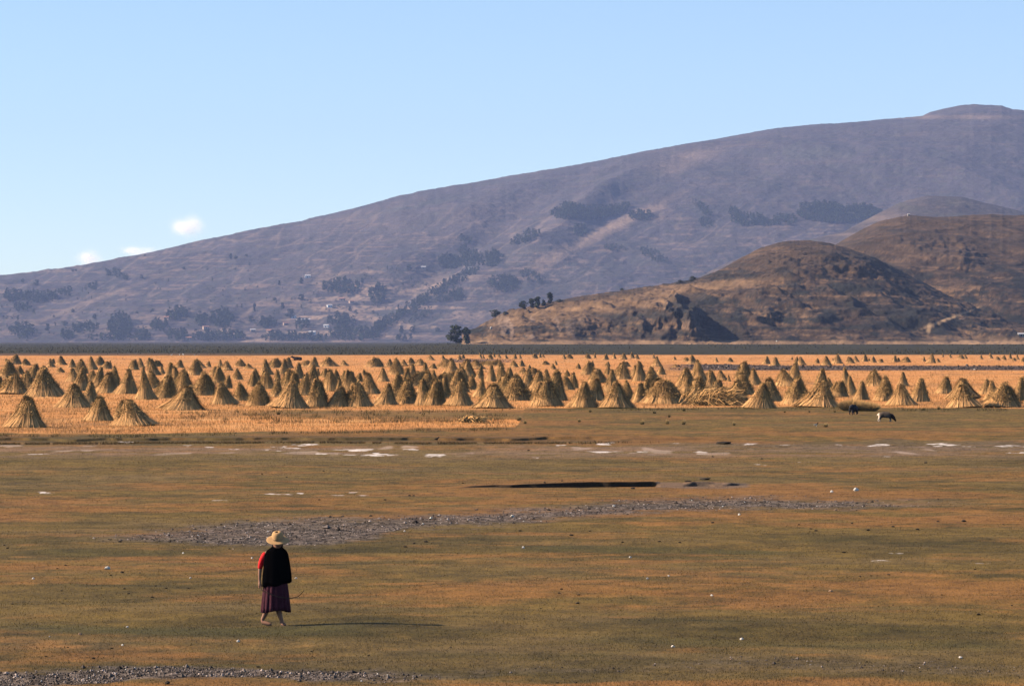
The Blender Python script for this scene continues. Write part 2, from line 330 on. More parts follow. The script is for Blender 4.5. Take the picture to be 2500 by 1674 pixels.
# reeds and rushes of the dark marsh beyond the field
px, py, X, Y = scatter(17000, -260, 2760, 838.5, 866)
k = (straw_mask(px, py, X, Y) < .3) & (fbm(X / 60, Y / 260, 86, 3) + rng.normal(0, .08, len(px)) > 0.44); px, py, X, Y = px[k], py[k], X[k], Y[k]
c = np.array([(.030, .023, .004), (.048, .033, .008), (.030, .030, .005)])[rng.integers(0, 3, len(px))] * rng.uniform(.6, 1.5, (len(px), 1))
v, f, cc = blades(np.stack([X, Y, ground_z(X, Y, False)], 1), rng.uniform(.2, .8, len(X)), np.maximum(.05, 2.2 * Y / FPX), c, .5)
tag(link('reeds', mesh_np('reeds', v, f, [M_BLADE], cc)), 'dark olive reeds of the marsh strip behind the harvested field', 'reeds', kind='stuff')
# loose pebbles and dry mud crumbs of the bare strips
px, py, X, Y = scatter(300000, -260, 2760, 1120, 1730)
k = rng.random(len(px)) < 0.85 * gravel_mask(px, py, X, Y) ** 2; X, Y = X[k], Y[k]; n0 = len(X)
p2, q2, X2, Y2 = scatter(26000, -100, 2700, 874, 909); k = rng.random(len(p2)) < plough_mask(p2, q2, X2, Y2) ** 2 * .8; X = np.concatenate([X, X2[k]]); Y = np.concatenate([Y, Y2[k]]); n = len(X)
r = rng.lognormal(math.log(0.0125), 0.42, n) * np.maximum(1, Y / 85)
oc = np.array([(1, 0, 0), (0, 1, 0), (-1, 0, 0), (0, -1, 0), (0, 0, .8), (0, 0, -.6)])
V = np.stack([X, Y, ground_z(X, Y) + r * 0.25], 1)[:, None, :] + oc[None] * r[:, None, None] * rng.uniform(0.6, 1.4, (n, 6, 1))
F = np.array([(0, 1, 4), (1, 2, 4), (2, 3, 4), (3, 0, 4), (1, 0, 5), (2, 1, 5), (3, 2, 5), (0, 3, 5)])[None] + (np.arange(n) * 6)[:, None, None]
pc = np.array([.115, .092, .078]) * rng.lognormal(-.1, 0.75, (n, 1)); pc[n0:] *= .5
tag(link('gravel', mesh_np('gravel', V.reshape(-1, 3), F.reshape(-1, 3), [mat_attr('pebble', 0.95)], np.repeat(np.clip(pc, 0, .7), 6, axis=0))), 'grey crumbly gravel and dried mud in the bare strips', 'gravel', kind='stuff')
# ------------------------------------------------------------------ hills
class Hill: pass
def hill(name, sil, yb, yr, xr, nx, ntt, prof, relief, colour, bumps=(), base=None):
    H = Hill(); px = np.linspace(xr[0], xr[1], nx); t = np.concatenate([np.linspace(0, 1, ntt), np.linspace(1.03, 1.4, 10)])
    T, PX = np.meshgrid(t, px, indexing='ij')
    exact = pl(sil, px); kk = np.exp(-np.linspace(-3, 3, 121) ** 2 / 2); kk /= kk.sum(); smo = np.convolve(np.pad(exact, 60, mode='edge'), kk, 'valid')
    ang = (HOR - lerp(smo[None, :], exact[None, :], ss(0.62, 1.0, T))) / FPX + 0.9 / FPX * (fbm(PX / 9, PX * 0, 90, 3) - 0.5) * 2
    Yb = yb(PX) if callable(yb) else yb + PX * 0; Yr = yr + PX * 0
    Y = Yb + (Yr - Yb) * T
    p = np.where(T <= 1, prof(np.clip(T, 0, 1)), 1 - 2.0 * (T - 1) ** 1.2)
    mx = np.max(np.where(T <= 1, p / Y, 0), axis=0, keepdims=True)
    Z = p * (np.maximum(ang, -0.0004) / mx * lerp(1.0, 1.0, T)) + CAMZ * np.clip(T * 4, 0, 1)
    X = (PX - CXP) / FPX * Y
    win = np.clip(T / 0.12, 0, 1) * np.clip((1.0 - T) / 0.45, 0, 1)
    Z = Z + relief(X, Y, T, PX) * win
    py0 = HOR - (Z - CAMZ) / Y * FPX
    for bx, by, wl, wr, hh, amp in bumps:               # rock spurs: long lit left flank, steep shaded right flank
        dx = PX - bx * K; dy = (py0 - by * K) / (hh * K)
        wob = 70 * (fbm(PX / 55, py0 / 26, 91 + int(bx) % 7, 4, .6) - 0.5); dx = dx + wob - 0.55 * (py0 - by * K); dy = dy + 1.1 * (fbm(PX / 40, py0 / 40, 95, 3) - .5)
        prf = np.where(dx < 0, np.clip(1 + dx / (wl * K), 0, 1), np.clip(1 - dx / (wr * K), 0, 1) ** 1.5)
        e = amp * prf * np.clip(1 - dy * dy, 0, 1) * win * (0.6 + 0.8 * fbm(PX / 16, py0 / 12, 97, 3))
        Y = Y - e * 1.0; X = (PX - CXP) / FPX * Y + 0 * e
        Z = Z + 0.25 * e
    Z = np.where(T == 0, -0.8, Z)
    H.px, H.X, H.Y, H.Z = px, X, Y, Z
    H.py = HOR - (Z - CAMZ) / Y * FPX; H.nt = ntt
    c = colour(X.ravel(), Y.ravel(), Z.ravel(), PX.ravel(), H.py.ravel())
    m = mat_attr(name + '_soil', 0.95, 0.09, 0.30, 0.8, 0.05, 8.0)
    H.obj = link(name, mesh_np(name, np.stack([X.ravel(), Y.ravel(), Z.ravel()], 1), grid_faces(len(t), nx), [m], np.clip(c, .004, .9), True))
    tag(H.obj, kind='structure')
    return H
def on_hill(H, px, py):
    i = int(np.argmin(np.abs(H.px - px))); col = H.py[:H.nt, i]
    k = np.nonzero(col <= py)[0]; k = int(k[0]) if len(k) else H.nt - 1
    if k > 0:
        a = (col[k - 1] - py) / max(col[k - 1] - col[k], 1e-6); a = min(max(a, 0), 1)
    else: k = 1; a = 0
    q = lambda A: A[k - 1, i] * (1 - a) + A[k, i] * a
    return Vector((q(H.X), q(H.Y), q(H.Z)))
def ell(px, py, x, y, w_, h_, soft=0.5, rot=0.0):
    dx, dy = px - x * K, py - y * K; c_, s_ = math.cos(rot), math.sin(rot)
    u, v = (dx * c_ + dy * s_) / (w_ * K / 2), (-dx * s_ + dy * c_) / (h_ * K / 2)
    return 1 - ss(1 - soft, 1 + soft, np.sqrt(u * u + v * v))
FAR_SIL = [(-900, 770), (-600, 728), (-300, 675), (-60, 640), (0, 634), (85, 625), (200, 607), (330, 580), (450, 555), (600, 525), (690, 512), (720, 500), (830, 475), (940, 446), (955, 440), (1050, 424), (1170, 402), (1260, 386), (1350, 370), (1530, 334), (1700, 305),
           (1760, 295), (1860, 285), (2000, 275), (2110, 268), (2130, 258), (2160, 252), (2200, 243), (2230, 239), (2290, 243), (2315, 253), (2345, 256), (2450, 258), (2600, 290), (2900, 360)]
def far_relief(X, Y, T, PX):
    r = 1 - np.abs(2 * fbm((X + 0.35 * Y) / 520, Y / 900, 101, 3) - 1)
    v = -np.exp(-((PX - lerp(820, 1330, T * 1.7)) / 70) ** 2) * 26 * np.clip(T * 4, 0, 1) * np.clip((0.8 - T) * 3, 0, 1)
    s = np.exp(-((PX - lerp(1270, 1640, (T - 0.25) * 2.2)) / 60) ** 2) * 34 * np.clip((T - .2) * 5, 0, 1) * np.clip((0.75 - T) * 4, 0, 1)
    return 40 * (r ** 1.6 - 0.45) + 22 * (fbm(X / 120, Y / 190, 102, 4) - 0.5) + v + s + 4 * (fbm(X / 30, Y / 45, 103, 2) - .5)
def far_col(X, Y, Z, PX, PY):
    n = fbm(X / 420, Y / 600, 111, 4); n2 = fbm(X / 60, Y / 110, 112, 4)
    c = np.tile(np.array([.056, .047, .052]), (len(X), 1)) * (0.55 + 0.9 * n2)[:, None]
    c = mixc(c, (.055, .052, .044), 0.8 * ss(.56, .66, fbm(X / 16, Z / 7, 117, 4, .6)))
    c = mixc(c, (.092, .072, .066), 2.0 * (n - 0.5)); c = mixc(c, (.055, .044, .040), 2.0 * (0.42 - n))
    ter = .55 * vn(X / 55 + 3 * n2, Z / 5.0, 113) + .45 * vn(X / 40 + 2 * n2, Z / 2.4, 120); low = ss(480, 640, PY)
    c = mixc(c, (.20, .135, .10), (.25 + .6 * low) * 0.8 * ss(0.58, 0.78, ter)); c = mixc(c, (.075, .062, .048), low * 0.8 * ss(0.66, 0.92, vn(X / 70 + 2 * n2, Z / 3.0 + 40, 114)))
    c = mixc(c, (.34, .23, .155), 0.75 * ss(0.50, 0.66, fbm(X / 90, Z / 11, 115, 3)) * np.clip(ell(PX, PY, 900, 690, 420, 150) + ell(PX, PY, 560, 745, 560, 80) + .8 * ell(PX, PY, 720, 752, 420, 60), 0, 1))
    gl = 1 - np.abs(2 * fbm((PX + .7 * PY) / 75, (PY - .3 * PX) / 150, 121, 3) - 1); c = mixc(c, (.040, .038, .040), .55 * ss(.90, .98, gl) * ss(330, 520, PY)); gl = 1 - np.abs(2 * fbm((PX + 1.6 * PY) / 60, (PY - .3 * PX) / 110, 122, 3) - 1); c = mixc(c, (.21, .15, .115), .5 * ss(.93, .99, gl) * ss(430, 600, PY))
    c = mixc(c, (.045, .045, .040), ss(500, 660, PY) * .8 * ss(.60, .66, fbm(X / 9, Z / 5, 118, 3, .6)))
    for x, y, w_, h_, r_, s_ in [(1370, 535, 330, 24, -0.46, .85), (1490, 480, 60, 14, -.2, .7), (1560, 370, 170, 40, -.3, .35), (1250, 610, 90, 16, -.6, .5), (180, 700, 400, 10, -.36, .45), (560, 720, 90, 8, -.7, .7), (2200, 268, 320, 10, 0, .5), (1000, 640, 90, 24, 0, .5)]:
        c = mixc(c, (.26, .18, .125), .8 * s_ * ell(PX, PY, x, y, w_, h_, .6, r_) * (0.5 + n2))
    for x, y, w_, h_, r_, s_ in [(960, 468, 240, 12, -.20, .85), (1080, 425, 260, 6, -.16, .8), (1840, 350, 190, 34, 0, .9), (1990, 347, 120, 12, -.15, .8), (1480, 405, 80, 22, -.2, .6), (1960, 380, 120, 14, 0, .6), (2235, 244, 110, 10, 0, .7), (1665, 390, 60, 14, -.1, .5), (1750, 420, 90, 24, 0, .5), (1900, 285, 120, 5, -.1, .4), (2295, 320, 60, 10, .1, .6), (1600, 485, 60, 18, .7, .6), (985, 490, 60, 8, -.1, .5), (930, 522, 70, 10, -.2, .5), (1200, 580, 120, 40, -.3, .35), (1470, 570, 140, 40, .3, .5), (1300, 640, 200, 50, -.3, .3)]:
        c = mixc(c, (.060, .058, .052), s_ * ell(PX, PY, x, y, w_, h_, .7, r_) * ss(0.32, 0.55, fbm(X / 25, Z / 9, 116, 3)))
    return c
sinp = lambda t: np.sin(t * math.pi / 2) ** 1.15
FAR = hill('far_hill', FAR_SIL, 8300, 11200, (-900, 3300), 1100, 420, sinp, far_relief, far_col)
MID_SIL = [(1350, 770), (1450, 715), (1560, 655), (1650, 606), (1750, 566), (1850, 548), (1930, 530), (1990, 497), (2060, 462), (2120, 447), (2200, 450), (2240, 460), (2290, 472), (2345, 486), (2500, 500), (2800, 600)]
def mid_col(X, Y, Z, PX, PY):
    n2 = fbm(X / 40, Y / 70, 122, 4)
    c = np.tile(np.array([.058, .046, .042]), (len(X), 1)) * (0.7 + 0.6 * n2)[:, None]
    c = mixc(c, (.07, .065, .045), 2.5 * (fbm(X / 28, Z / 14, 123, 3) - 0.52)); c = mixc(c, (.17, .12, .09), 2 * (fbm(X / 40, Z / 6, 124, 3) - .56))
    return c
MID = hill('middle_hill', MID_SIL, 6200, 7000, (1350, 3100), 420, 120, sinp, lambda X, Y, T, PX: 22 * (fbm(X / 130, Y / 160, 125, 4) - 0.5), mid_col)
NEAR_COLS = dict(base=(.064, .040, .024), tan=(.195, .115, .060), dark=(.016, .016, .013))
def near_col(X, Y, Z, PX, PY):
    X, Y, Z = X * 1.55, Y * 1.55, Z * 1.55
    n2 = fbm(X / 26, Y / 40, 132, 4)
    c = np.tile(np.array(NEAR_COLS['base']), (len(X), 1)) * (0.65 + 0.7 * n2)[:, None]
    warp = 4 * (fbm(X / 90, Z / 40, 134, 3) - .5)
    st = 0.5 * fbm(X / 55 + warp, (Z + 0.06 * X) / 3.2 + warp * 2, 133, 3) + 0.5 * fbm(X / 34 + warp, (Z + 0.05 * X) / 1.5 + warp * 2, 139, 3, .6)
    lowb = ss(560, 660, PY / K)
    c = mixc(c, NEAR_COLS['tan'], 0.75 * ss(0.54, 0.66, st) * (0.35 + 0.65 * lowb)); c = mixc(c, NEAR_COLS['dark'], 0.85 * ss(0.47, 0.37, st) * (0.25 + .75 * lowb))
    c = mixc(c, NEAR_COLS['dark'], 1.0 * ss(0.56, 0.70, fbm(X / 22, Z / 9, 135, 4)) * (.35 + .65 * lowb))
    c = mixc(c, (.018, .018, .014), .7 * ss(.57, .63, fbm(X / 7, Z / 3.5, 140, 4, .65)) * (.35 + .65 * lowb))
    c = mixc(c, (.23, .135, .066), .55 * ell(PX, PY, 1350, 705, 420, 40, .5, -.12) + .5 * ell(PX, PY, 1620, 655, 330, 22, .5, -.1))
    rk = ell(PX, PY, 1190, 745, 150, 60) + .8 * ell(PX, PY, 1270, 755, 130, 60)
    c = mixc(c, (.20, .135, .095), .8 * rk * ss(0.55, .64, fbm(X / 5, Z / 9, 136, 3))); c = mixc(c, (.30, .19, .125), .9 * ell(PX, PY, 1590, 730, 40, 50) * ss(.45, .6, fbm(X / 6, Z / 6, 137, 3)))
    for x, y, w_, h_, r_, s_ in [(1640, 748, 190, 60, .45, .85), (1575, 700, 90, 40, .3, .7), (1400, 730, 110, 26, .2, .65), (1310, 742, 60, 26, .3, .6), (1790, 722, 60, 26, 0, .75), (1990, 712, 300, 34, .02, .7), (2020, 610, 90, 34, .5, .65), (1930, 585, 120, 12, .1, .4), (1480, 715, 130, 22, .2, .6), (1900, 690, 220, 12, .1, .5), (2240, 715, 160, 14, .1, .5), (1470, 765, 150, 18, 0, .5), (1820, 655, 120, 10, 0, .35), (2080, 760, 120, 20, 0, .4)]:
        c = mixc(c, NEAR_COLS['dark'], s_ * ell(PX, PY, x, y, w_, h_, .5, r_) * ss(.30, .55, fbm(X / 14, Z / 7, 138, 3) + .12))  # dark scrub, plus the cliffs' shaded sides put into the colour
    c = mixc(c, (.32, .21, .115), .9 * ell(PX, PY, 2170, 729, 130, 6, .5, -.36) + .8 * ell(PX, PY, 2124, 752, 10, 26, .5, .2))
    c = mixc(c, (.30, .185, .10), .7 * ss(778, 781, PY / K + 6 * (n2 - .5)) + .4 * ss(762, 774, PY / K + 10 * (n2 - .5)) * ss(2050, 2200, PX / K))
    return c
A_SIL = [(1000, 790), (1058, 784), (1070, 768), (1085, 753), (1110, 738), (1130, 726), (1180, 708), (1260, 690), (1370, 672), (1450, 660), (1530, 652), (1590, 640), (1640, 620), (1700, 588), (1740, 567), (1790, 552), (1850, 550), (1900, 556), (1940, 566), (2000, 590), (2060, 618), (2110, 645), (2160, 672), (2250, 715), (2400, 760), (2600, 783)]
def a_rel(X, Y, T, PX):
    X, Y = X * 1.55, Y * 1.55
    wx = X + 60 * (fbm(X / 90, Y / 90, 144, 3) - .5) + .35 * Y
    saw = (wx / 62) % 1.0; saw = np.where(saw < .78, saw / .78, (1 - saw) / .22)
    return 9 * (fbm(X / 80, Y / 90, 141, 4, .5) - 0.5) + 7 * (fbm(X / 20, Y / 24, 142, 4, .6) - .5) + 7 * saw * (1 - ss(.35, .7, T)) * fbm(X / 60, Y / 60, 145, 2)
BUMPS = [(bx, by, wl, wr * 1.5, hh, amp * (.6 if amp > 60 else .28)) for bx, by, wl, wr, hh, amp in [(1590, 745, 150, 26, 55, 62), (1545, 700, 90, 22, 30, 30), (1455, 735, 90, 20, 34, 30), (1330, 745, 70, 16, 30, 22), (1395, 735, 60, 14, 22, 18), (1265, 750, 60, 14, 28, 16), (1210, 745, 50, 12, 30, 14), (1160, 755, 40, 10, 24, 10), (1750, 715, 110, 30, 24, 26), (1900, 735, 120, 40, 24, 20), (1985, 600, 140, 60, 26, 26), (1690, 745, 70, 20, 30, 18)]]
NEARA = hill('near_hill', A_SIL, lambda p: 2350 + 0 * p, 2900, (1127, 2780), 760, 230, lambda t: np.sin(t * math.pi / 2) ** 0.9, a_rel, near_col, BUMPS)
B_SIL = [(1700, 785), (1780, 700), (1850, 610), (1900, 565), (1925, 550), (1960, 530), (1985, 517), (2010, 505), (2060, 494), (2080, 491), (2130, 496), (2160, 497), (2230, 493), (2270, 492), (2300, 495), (2325, 497), (2345, 494), (2500, 488), (2900, 560)]
NEARB = hill('shoulder_hill', B_SIL, lambda p: 2750 + 0 * p, 3350, (1800, 3100), 560, 190, lambda t: np.sin(t * math.pi / 2) ** 1.0,
             lambda X, Y, T, PX: 13 * (fbm(X / 60, Y / 70, 151, 5, .55) - .5) + 26 * (fbm((X + .8 * Y) / 100, Y / 300, 152, 3) - .5), near_col,
             [(2190, 575, 150, 80, 40, 10)])

# ------------------------------------------------------------------ trees on the hills
M_LEAF = mat_attr('leaves', 0.8); M_BARK = mat_rgb('bark', (.11, .085, .06), 0.9)
def crown_np(seed, h, w_, n, leaf, shape='tall', nclump=9):
    g = np.random.default_rng(seed); V, F, Cc = [], [], []
    cl = []
    for i in range(nclump):
        zz = g.uniform(0.14, 0.95); rr = {'tall': 0.5 * (1 - abs(zz - .45) * 1.1), 'round': .5 * math.sqrt(max(.05, 1 - (2 * zz - 1.1) ** 2)), 'cone': .55 * (1 - zz * .9)}[shape]
        a = g.uniform(0, 6.28); d = rr * g.uniform(.15, .8); cl.append((d * math.cos(a) * w_, d * math.sin(a) * w_, zz * h, g.uniform(.16, .28) * w_, g.uniform(.07, .14) * h, g.uniform(.55, 1.35)))
    for x, y, z, rx, rz, br in cl:
        m = n // nclump; d = g.normal(size=(m, 3)); d /= np.linalg.norm(d, axis=1)[:, None]; d *= g.uniform(.55, 1.0, (m, 1))
        c0 = np.array([x, y, z]) + d * np.array([rx, rx, rz]); s = leaf * g.uniform(.6, 1.3, (m, 1))
        u = g.normal(size=(m, 3)); u /= np.linalg.norm(u, axis=1)[:, None]; q = g.normal(size=(m, 3)); q -= (q * u).sum(1)[:, None] * u; q /= np.linalg.norm(q, axis=1)[:, None]
        V.append(np.stack([c0 - u * s, c0 + q * s * .6, c0 + u * s, c0 - q * s * .6], 1).reshape(-1, 3)); Cc.append(np.repeat(np.array([.050, .060, .026]) * br * g.uniform(.7, 1.3, (m, 1)), 4, axis=0))
    V = np.concatenate(V); return V, np.arange(len(V)).reshape(-1, 4), np.concatenate(Cc)
def trunk_np(h, r, seed=0, limbs=3):
    g = np.random.default_rng(seed); V, F = [], []
    def tube(p0, p1, r0, r1):
        p0, p1 = Vector(p0), Vector(p1); d = (p1 - p0).normalized(); u = d.orthogonal().normalized(); q = d.cross(u); b = len(V)
        for p, rr in ((p0, r0), (p1, r1)):
            for k in range(6): V.append(p + (u * math.cos(k * math.pi / 3) + q * math.sin(k * math.pi / 3)) * rr)
        for k in range(6): F.append((b + k, b + (k + 1) % 6, b + 6 + (k + 1) % 6, b + 6 + k))
    tube((0, 0, -0.4), (0.02 * h, 0, h * .5), r, r * .7); tube((0.02 * h, 0, h * .5), (0, 0.02 * h, h * .9), r * .7, r * .2)
    for i in range(limbs):
        a = g.uniform(0, 6.28); z = h * g.uniform(.3, .55); tube((0.02 * h, 0, z), (math.cos(a) * h * .18, math.sin(a) * h * .18, z + h * .22), r * .45, r * .12)
    return np.array([tuple(v) for v in V]), np.array(F)
TREE_P = []
for i, (sh, hh, ww) in enumerate([('tall', 1, .62), ('round', 1, .95), ('cone', 1, .5), ('tall', 1, .5), ('round', 1, 1.2), ('cone', 1, .4)]):
    v, f, c = crown_np(200 + i, hh, ww, 1500, .050, sh, 20); tv, tf = trunk_np(hh, .03, i)
    TREE_P.append((mesh_np('crown', v, f, [M_LEAF], c), mesh_np('trunk', tv, tf, [M_BARK], None, True)))
def tree(name, loc, h, kind, label, group, wide=1.0, rz=0.0, cat='tree'):
    r = empty(name, loc, rz); r.scale = (h * wide, h * wide, h); tag(r, label, cat, group)
    link('crown', TREE_P[kind][0], r); link('trunk', TREE_P[kind][1], r)
    return r
def ppx(v): return FPX / v.y
# near trees and bushes (photo px: x, foot y, height px, kind, width, label)
for x, y, h, kd, wd_, lab in [(1113, 836, 46, 1, 1.15, 'bigger left tree of the dark pair standing at the foot of the near hill'), (1139, 832, 44, 3, 1.1, 'slimmer right tree of the dark pair against the near hill foot'),
        (1209, 774, 19, 4, 1.3, 'round dark bush on the lower crest of the near hill'), (1277, 753, 19, 1, 1.4, 'leftmost small dark tree of the crest-top row on the near hill'), (1297, 751, 23, 2, 2.0, 'pointed dark tree second in the crest-top row'),
        (1312, 751, 29, 3, 1.5, 'tall dark tree in the middle of the crest-top row'), (1327, 747, 17, 5, 2.0, 'short dark conical tree right in the crest-top row'), (1343, 741, 28, 2, 1.5, 'lone tall tree with bare stem at the right end of the crest-top row'),
        (1692, 686, 13, 4, 1.3, 'dark round shrub poking above the crest right of the saddle'), (1660, 690, 8, 4, 1.6, 'low dark shrub on the crest left of the round shrub'), (1233, 768, 9, 4, 1.6, 'low scrubby bush beside the round crest bush'), (1366, 737, 8, 4, 1.7, 'low scrub bush just right of the crest-top trees'), (1520, 708, 7, 4, 1.5, 'small scrub bush midway along the lower crest')]:
    v = on_hill(NEARA, x, y) if x > 1150 else Vector(((x - CXP) / FPX * (2380 - x + 1113), 2380 - x + 1113, float(ground_z(np.array([-34.0]), np.array([2380.0]), False)[0])))
    tree('tree' if h > 14 else 'shrub', v - Vector((0, 0, .3)), h / ppx(v), kd, lab, 'trees on the near hill crest' if y < 780 else 'pair of trees at the hill foot', wd_, x, 'tree' if h > 14 else 'shrub')
Z3 = 1.8736
far_single = [(170, 180, 26, 1), (105, 168, 18, 1), (335, 118, 12, 4), (350, 116, 11, 4), (662, 46, 8, 4), (500, 135, 22, 4), (575, 155, 20, 4), (650, 150, 18, 1), (1055, 60, 26, 0), (1075, 60, 16, 4), (1130, 50, 14, 4), (840, 108, 14, 4), (320, 230, 16, 1), (430, 200, 18, 4),
    (1380, 175, 30, 0), (1280, 180, 22, 0), (1160, 300, 38, 2), (1290, 290, 30, 0), (1380, 250, 30, 1), (1260, 250, 16, 4), (1150, 350, 30, 1), (1220, 365, 38, 1), (1330, 330, 42, 1), (430, 335, 24, 1), (300, 365, 22, 4), (330, 305, 18, 1), (215, 390, 34, 0), (45, 388, 22, 1), (1870, 112, 28, 1), (1890, 395, 26, 1), (1840, 400, 34, 0), (2000, 392, 20, 4), (1660, 170, 24, 0), (1600, 300, 24, 0), (1825, 290, 22, 2), (2210, 90, 26, 0), (1540, 320, 24, 1), (700, 300, 14, 4), (2380, 440, 24, 1)]
for i, (x, y, h, kd) in enumerate(far_single):
    v = on_hill(FAR, x / Z3, 600 + y / Z3); tree('tree', v - Vector((0, 0, .5)), h / Z3 / ppx(v), kd, 'lone bluish tree standing apart on the hazy far slope', 'lone trees on the far slope', 1.15, i * 1.7)
GROVE_P = [crown_np(400 + i, 1, .75, 84, .10, ['tall', 'round', 'tall', 'cone'][i % 4], 8) for i in range(10)]
def grove(name, specs, H, label, hpx, step):
    g = np.random.default_rng(len(label)); V, F, Cc, b = [], [], [], 0
    for x, y, w_, h_, rot in specs:
        n = max(5, int(w_ * h_ * .785 / step))
        for _ in range(n):
            r = math.sqrt(g.random()); a = g.uniform(0, 6.283); u, v_ = r * math.cos(a) * w_ / 2, r * math.sin(a) * h_ / 2
            p = on_hill(H, x + u * math.cos(rot) - v_ * math.sin(rot), min(y + u * math.sin(rot) + v_ * math.cos(rot), 836.5))
            hh = hpx * g.uniform(.55, 1.15) * p.y / FPX
            v, f, c = GROVE_P[int(g.integers(len(GROVE_P)))]; ca, sa = math.cos(a * 3), math.sin(a * 3); wd_ = hh * g.uniform(.8, 1.25)
            v = np.stack([(v[:, 0] * ca - v[:, 1] * sa) * wd_, (v[:, 0] * sa + v[:, 1] * ca) * wd_, v[:, 2] * hh], 1)
            V.append(v + np.array(p)); F.append(f + b); Cc.append(c * g.uniform(.7, 1.3)); b += len(v)
    o = link(name, mesh_np(name, np.concatenate(V), np.concatenate(F), [M_LEAF], np.concatenate(Cc)))
    return tag(o, label, 'grove', kind='stuff')
z3 = lambda L: [(x / Z3, 600 + y / Z3, w_ / Z3, h_ / Z3, r) for x, y, w_, h_, r in L]
z2 = lambda L: [(1000 + x / 1.5613, 440 + y / 1.5613, w_ / 1.5613, h_ / 1.5613, r) for x, y, w_, h_, r in L]
grove('hill_foot_wood', z3([(100, 400, 110, 60, 0), (390, 385, 120, 36, 0), (550, 375, 110, 110, 0), (650, 415, 60, 40, 0), (310, 415, 60, 40, 0), (810, 320, 100, 50, 0), (730, 372, 80, 44, 0), (810, 415, 100, 44, 0), (920, 345, 56, 56, 0), (1015, 340, 110, 80, 0), (1000, 420, 250, 36, 0), (1220, 360, 90, 40, 0), (1300, 425, 210, 30, 0), (1450, 428, 100, 26, 0), (1620, 410, 240, 56, 0), (1740, 380, 60, 40, 0), (550, 430, 300, 10, 0), (1840, 430, 80, 14, 0), (1560, 350, 130, 40, 0), (1380, 370, 60, 40, 0)]), FAR, 'hazy blue belt of trees along the foot of the far hill around the village', 15, 15)
grove('gully_wood', z3([(1780, 350, 170, 44, -.5), (1890, 280, 170, 44, -.5), (2010, 205, 180, 40, -.55), (2130, 140, 160, 36, -.5)]), FAR, 'diagonal line of trees climbing the gully of the far hill', 12, 13)
grove('hillside_wood', z3([(60, 235, 90, 50, 0), (170, 240, 180, 44, 0), (280, 220, 110, 30, -.3), (100, 290, 80, 30, 0), (410, 195, 70, 20, -.3)]), FAR, 'hazy dark wood on the far slope at the left edge', 13, 14)
grove('hillside_wood', z3([(520, 128, 90, 30, .15), (570, 150, 60, 20, .1)]), FAR, 'small hazy copse high on the far slope below the clouds', 10, 14)
grove('hillside_wood', z3([(1560, 192, 170, 60, 0), (1720, 235, 80, 76, 0), (1740, 200, 60, 30, .4)]), FAR, 'square hazy wood above the village fields', 13, 14)
grove('hillside_wood', z3([(2060, 80, 110, 60, 0), (2150, 70, 90, 60, 0), (2250, 50, 70, 50, 0), (2120, 30, 50, 40, 0), (2300, 170, 130, 56, 0), (2090, 235, 60, 40, 0)]), FAR, 'ragged hazy woods above the diagonal tree line', 12, 14)
grove('eucalyptus_wood', z2([(650, 130, 230, 50, 0), (610, 110, 80, 30, 0), (780, 120, 130, 32, -.25), (650, 195, 50, 46, 0), (880, 140, 100, 34, 0)]), FAR, 'dark oblong plantation in the middle of the far hillside', 12, 11)
grove('eucalyptus_wood', z2([(1640, 135, 330, 62, 0), (1560, 110, 150, 40, 0), (1720, 115, 120, 30, 0)]), FAR, 'largest dark plantation high at right above the near hill saddle', 12, 11)
grove('eucalyptus_wood', z2([(1290, 155, 130, 46, 0), (1240, 130, 60, 34, .6), (1430, 155, 90, 40, 0), (1350, 165, 100, 26, 0)]), FAR, 'two-part dark plantation left of the largest one', 11, 12)
grove('hillside_wood', z2([(1115, 110, 90, 30, .7), (1130, 165, 60, 40, .4)]), FAR, 'thin slanting strip of trees between the upper plantations', 9, 13)
grove('hillside_wood', z2([(440, 222, 120, 40, -.35), (240, 300, 90, 50, 0), (160, 315, 100, 44, 0), (325, 310, 80, 44, -.3), (210, 232, 60, 20, .2)]), FAR, 'scattered hazy copses on the middle of the far slope', 11, 14)
grove('hillside_wood', z2([(930, 290, 120, 40, .4), (780, 262, 90, 22, .1), (360, 400, 130, 56, 0), (150, 440, 120, 40, -.4), (470, 370, 100, 40, .3), (40, 520, 100, 30, -.5)]), FAR, 'hazy brush woods in the hollow behind the near hill point', 9, 15)

g_ = np.random.default_rng(77)
specs = [(g_.uniform(-60, 1150), 0, 5.0, 2.5, 0) for _ in range(330)]
specs = [(x, g_.uniform(max(648, 836 - (x + 500) * .20), 834), w_, h_, r) for x, y, w_, h_, r in specs]
def scrub(specs):
    V, F, Cc, b = [], [], [], 0
    for x, y, w_, h_, r in specs:
        if fbm(np.array([x / 90.0]), np.array([y / 40.0]), 119, 2)[0] < .45 and g_.random() < .7: continue
        p = on_hill(FAR, x, y); v, f, c = GROVE_P[int(g_.integers(len(GROVE_P)))]; hh = g_.uniform(3, 9.5); wd_ = hh * g_.uniform(.9, 1.8)
        V.append(v * np.array([wd_, wd_, hh]) + np.array(p)); F.append(f + b); Cc.append(c * g_.uniform(.8, 1.4)); b += len(v)
    return tag(link('scrub', mesh_np('scrub', np.concatenate(V), np.concatenate(F), [M_LEAF], np.concatenate(Cc))), 'hazy scattered scrub and small trees over the lower far slope', 'scrub', kind='stuff')
scrub(specs)

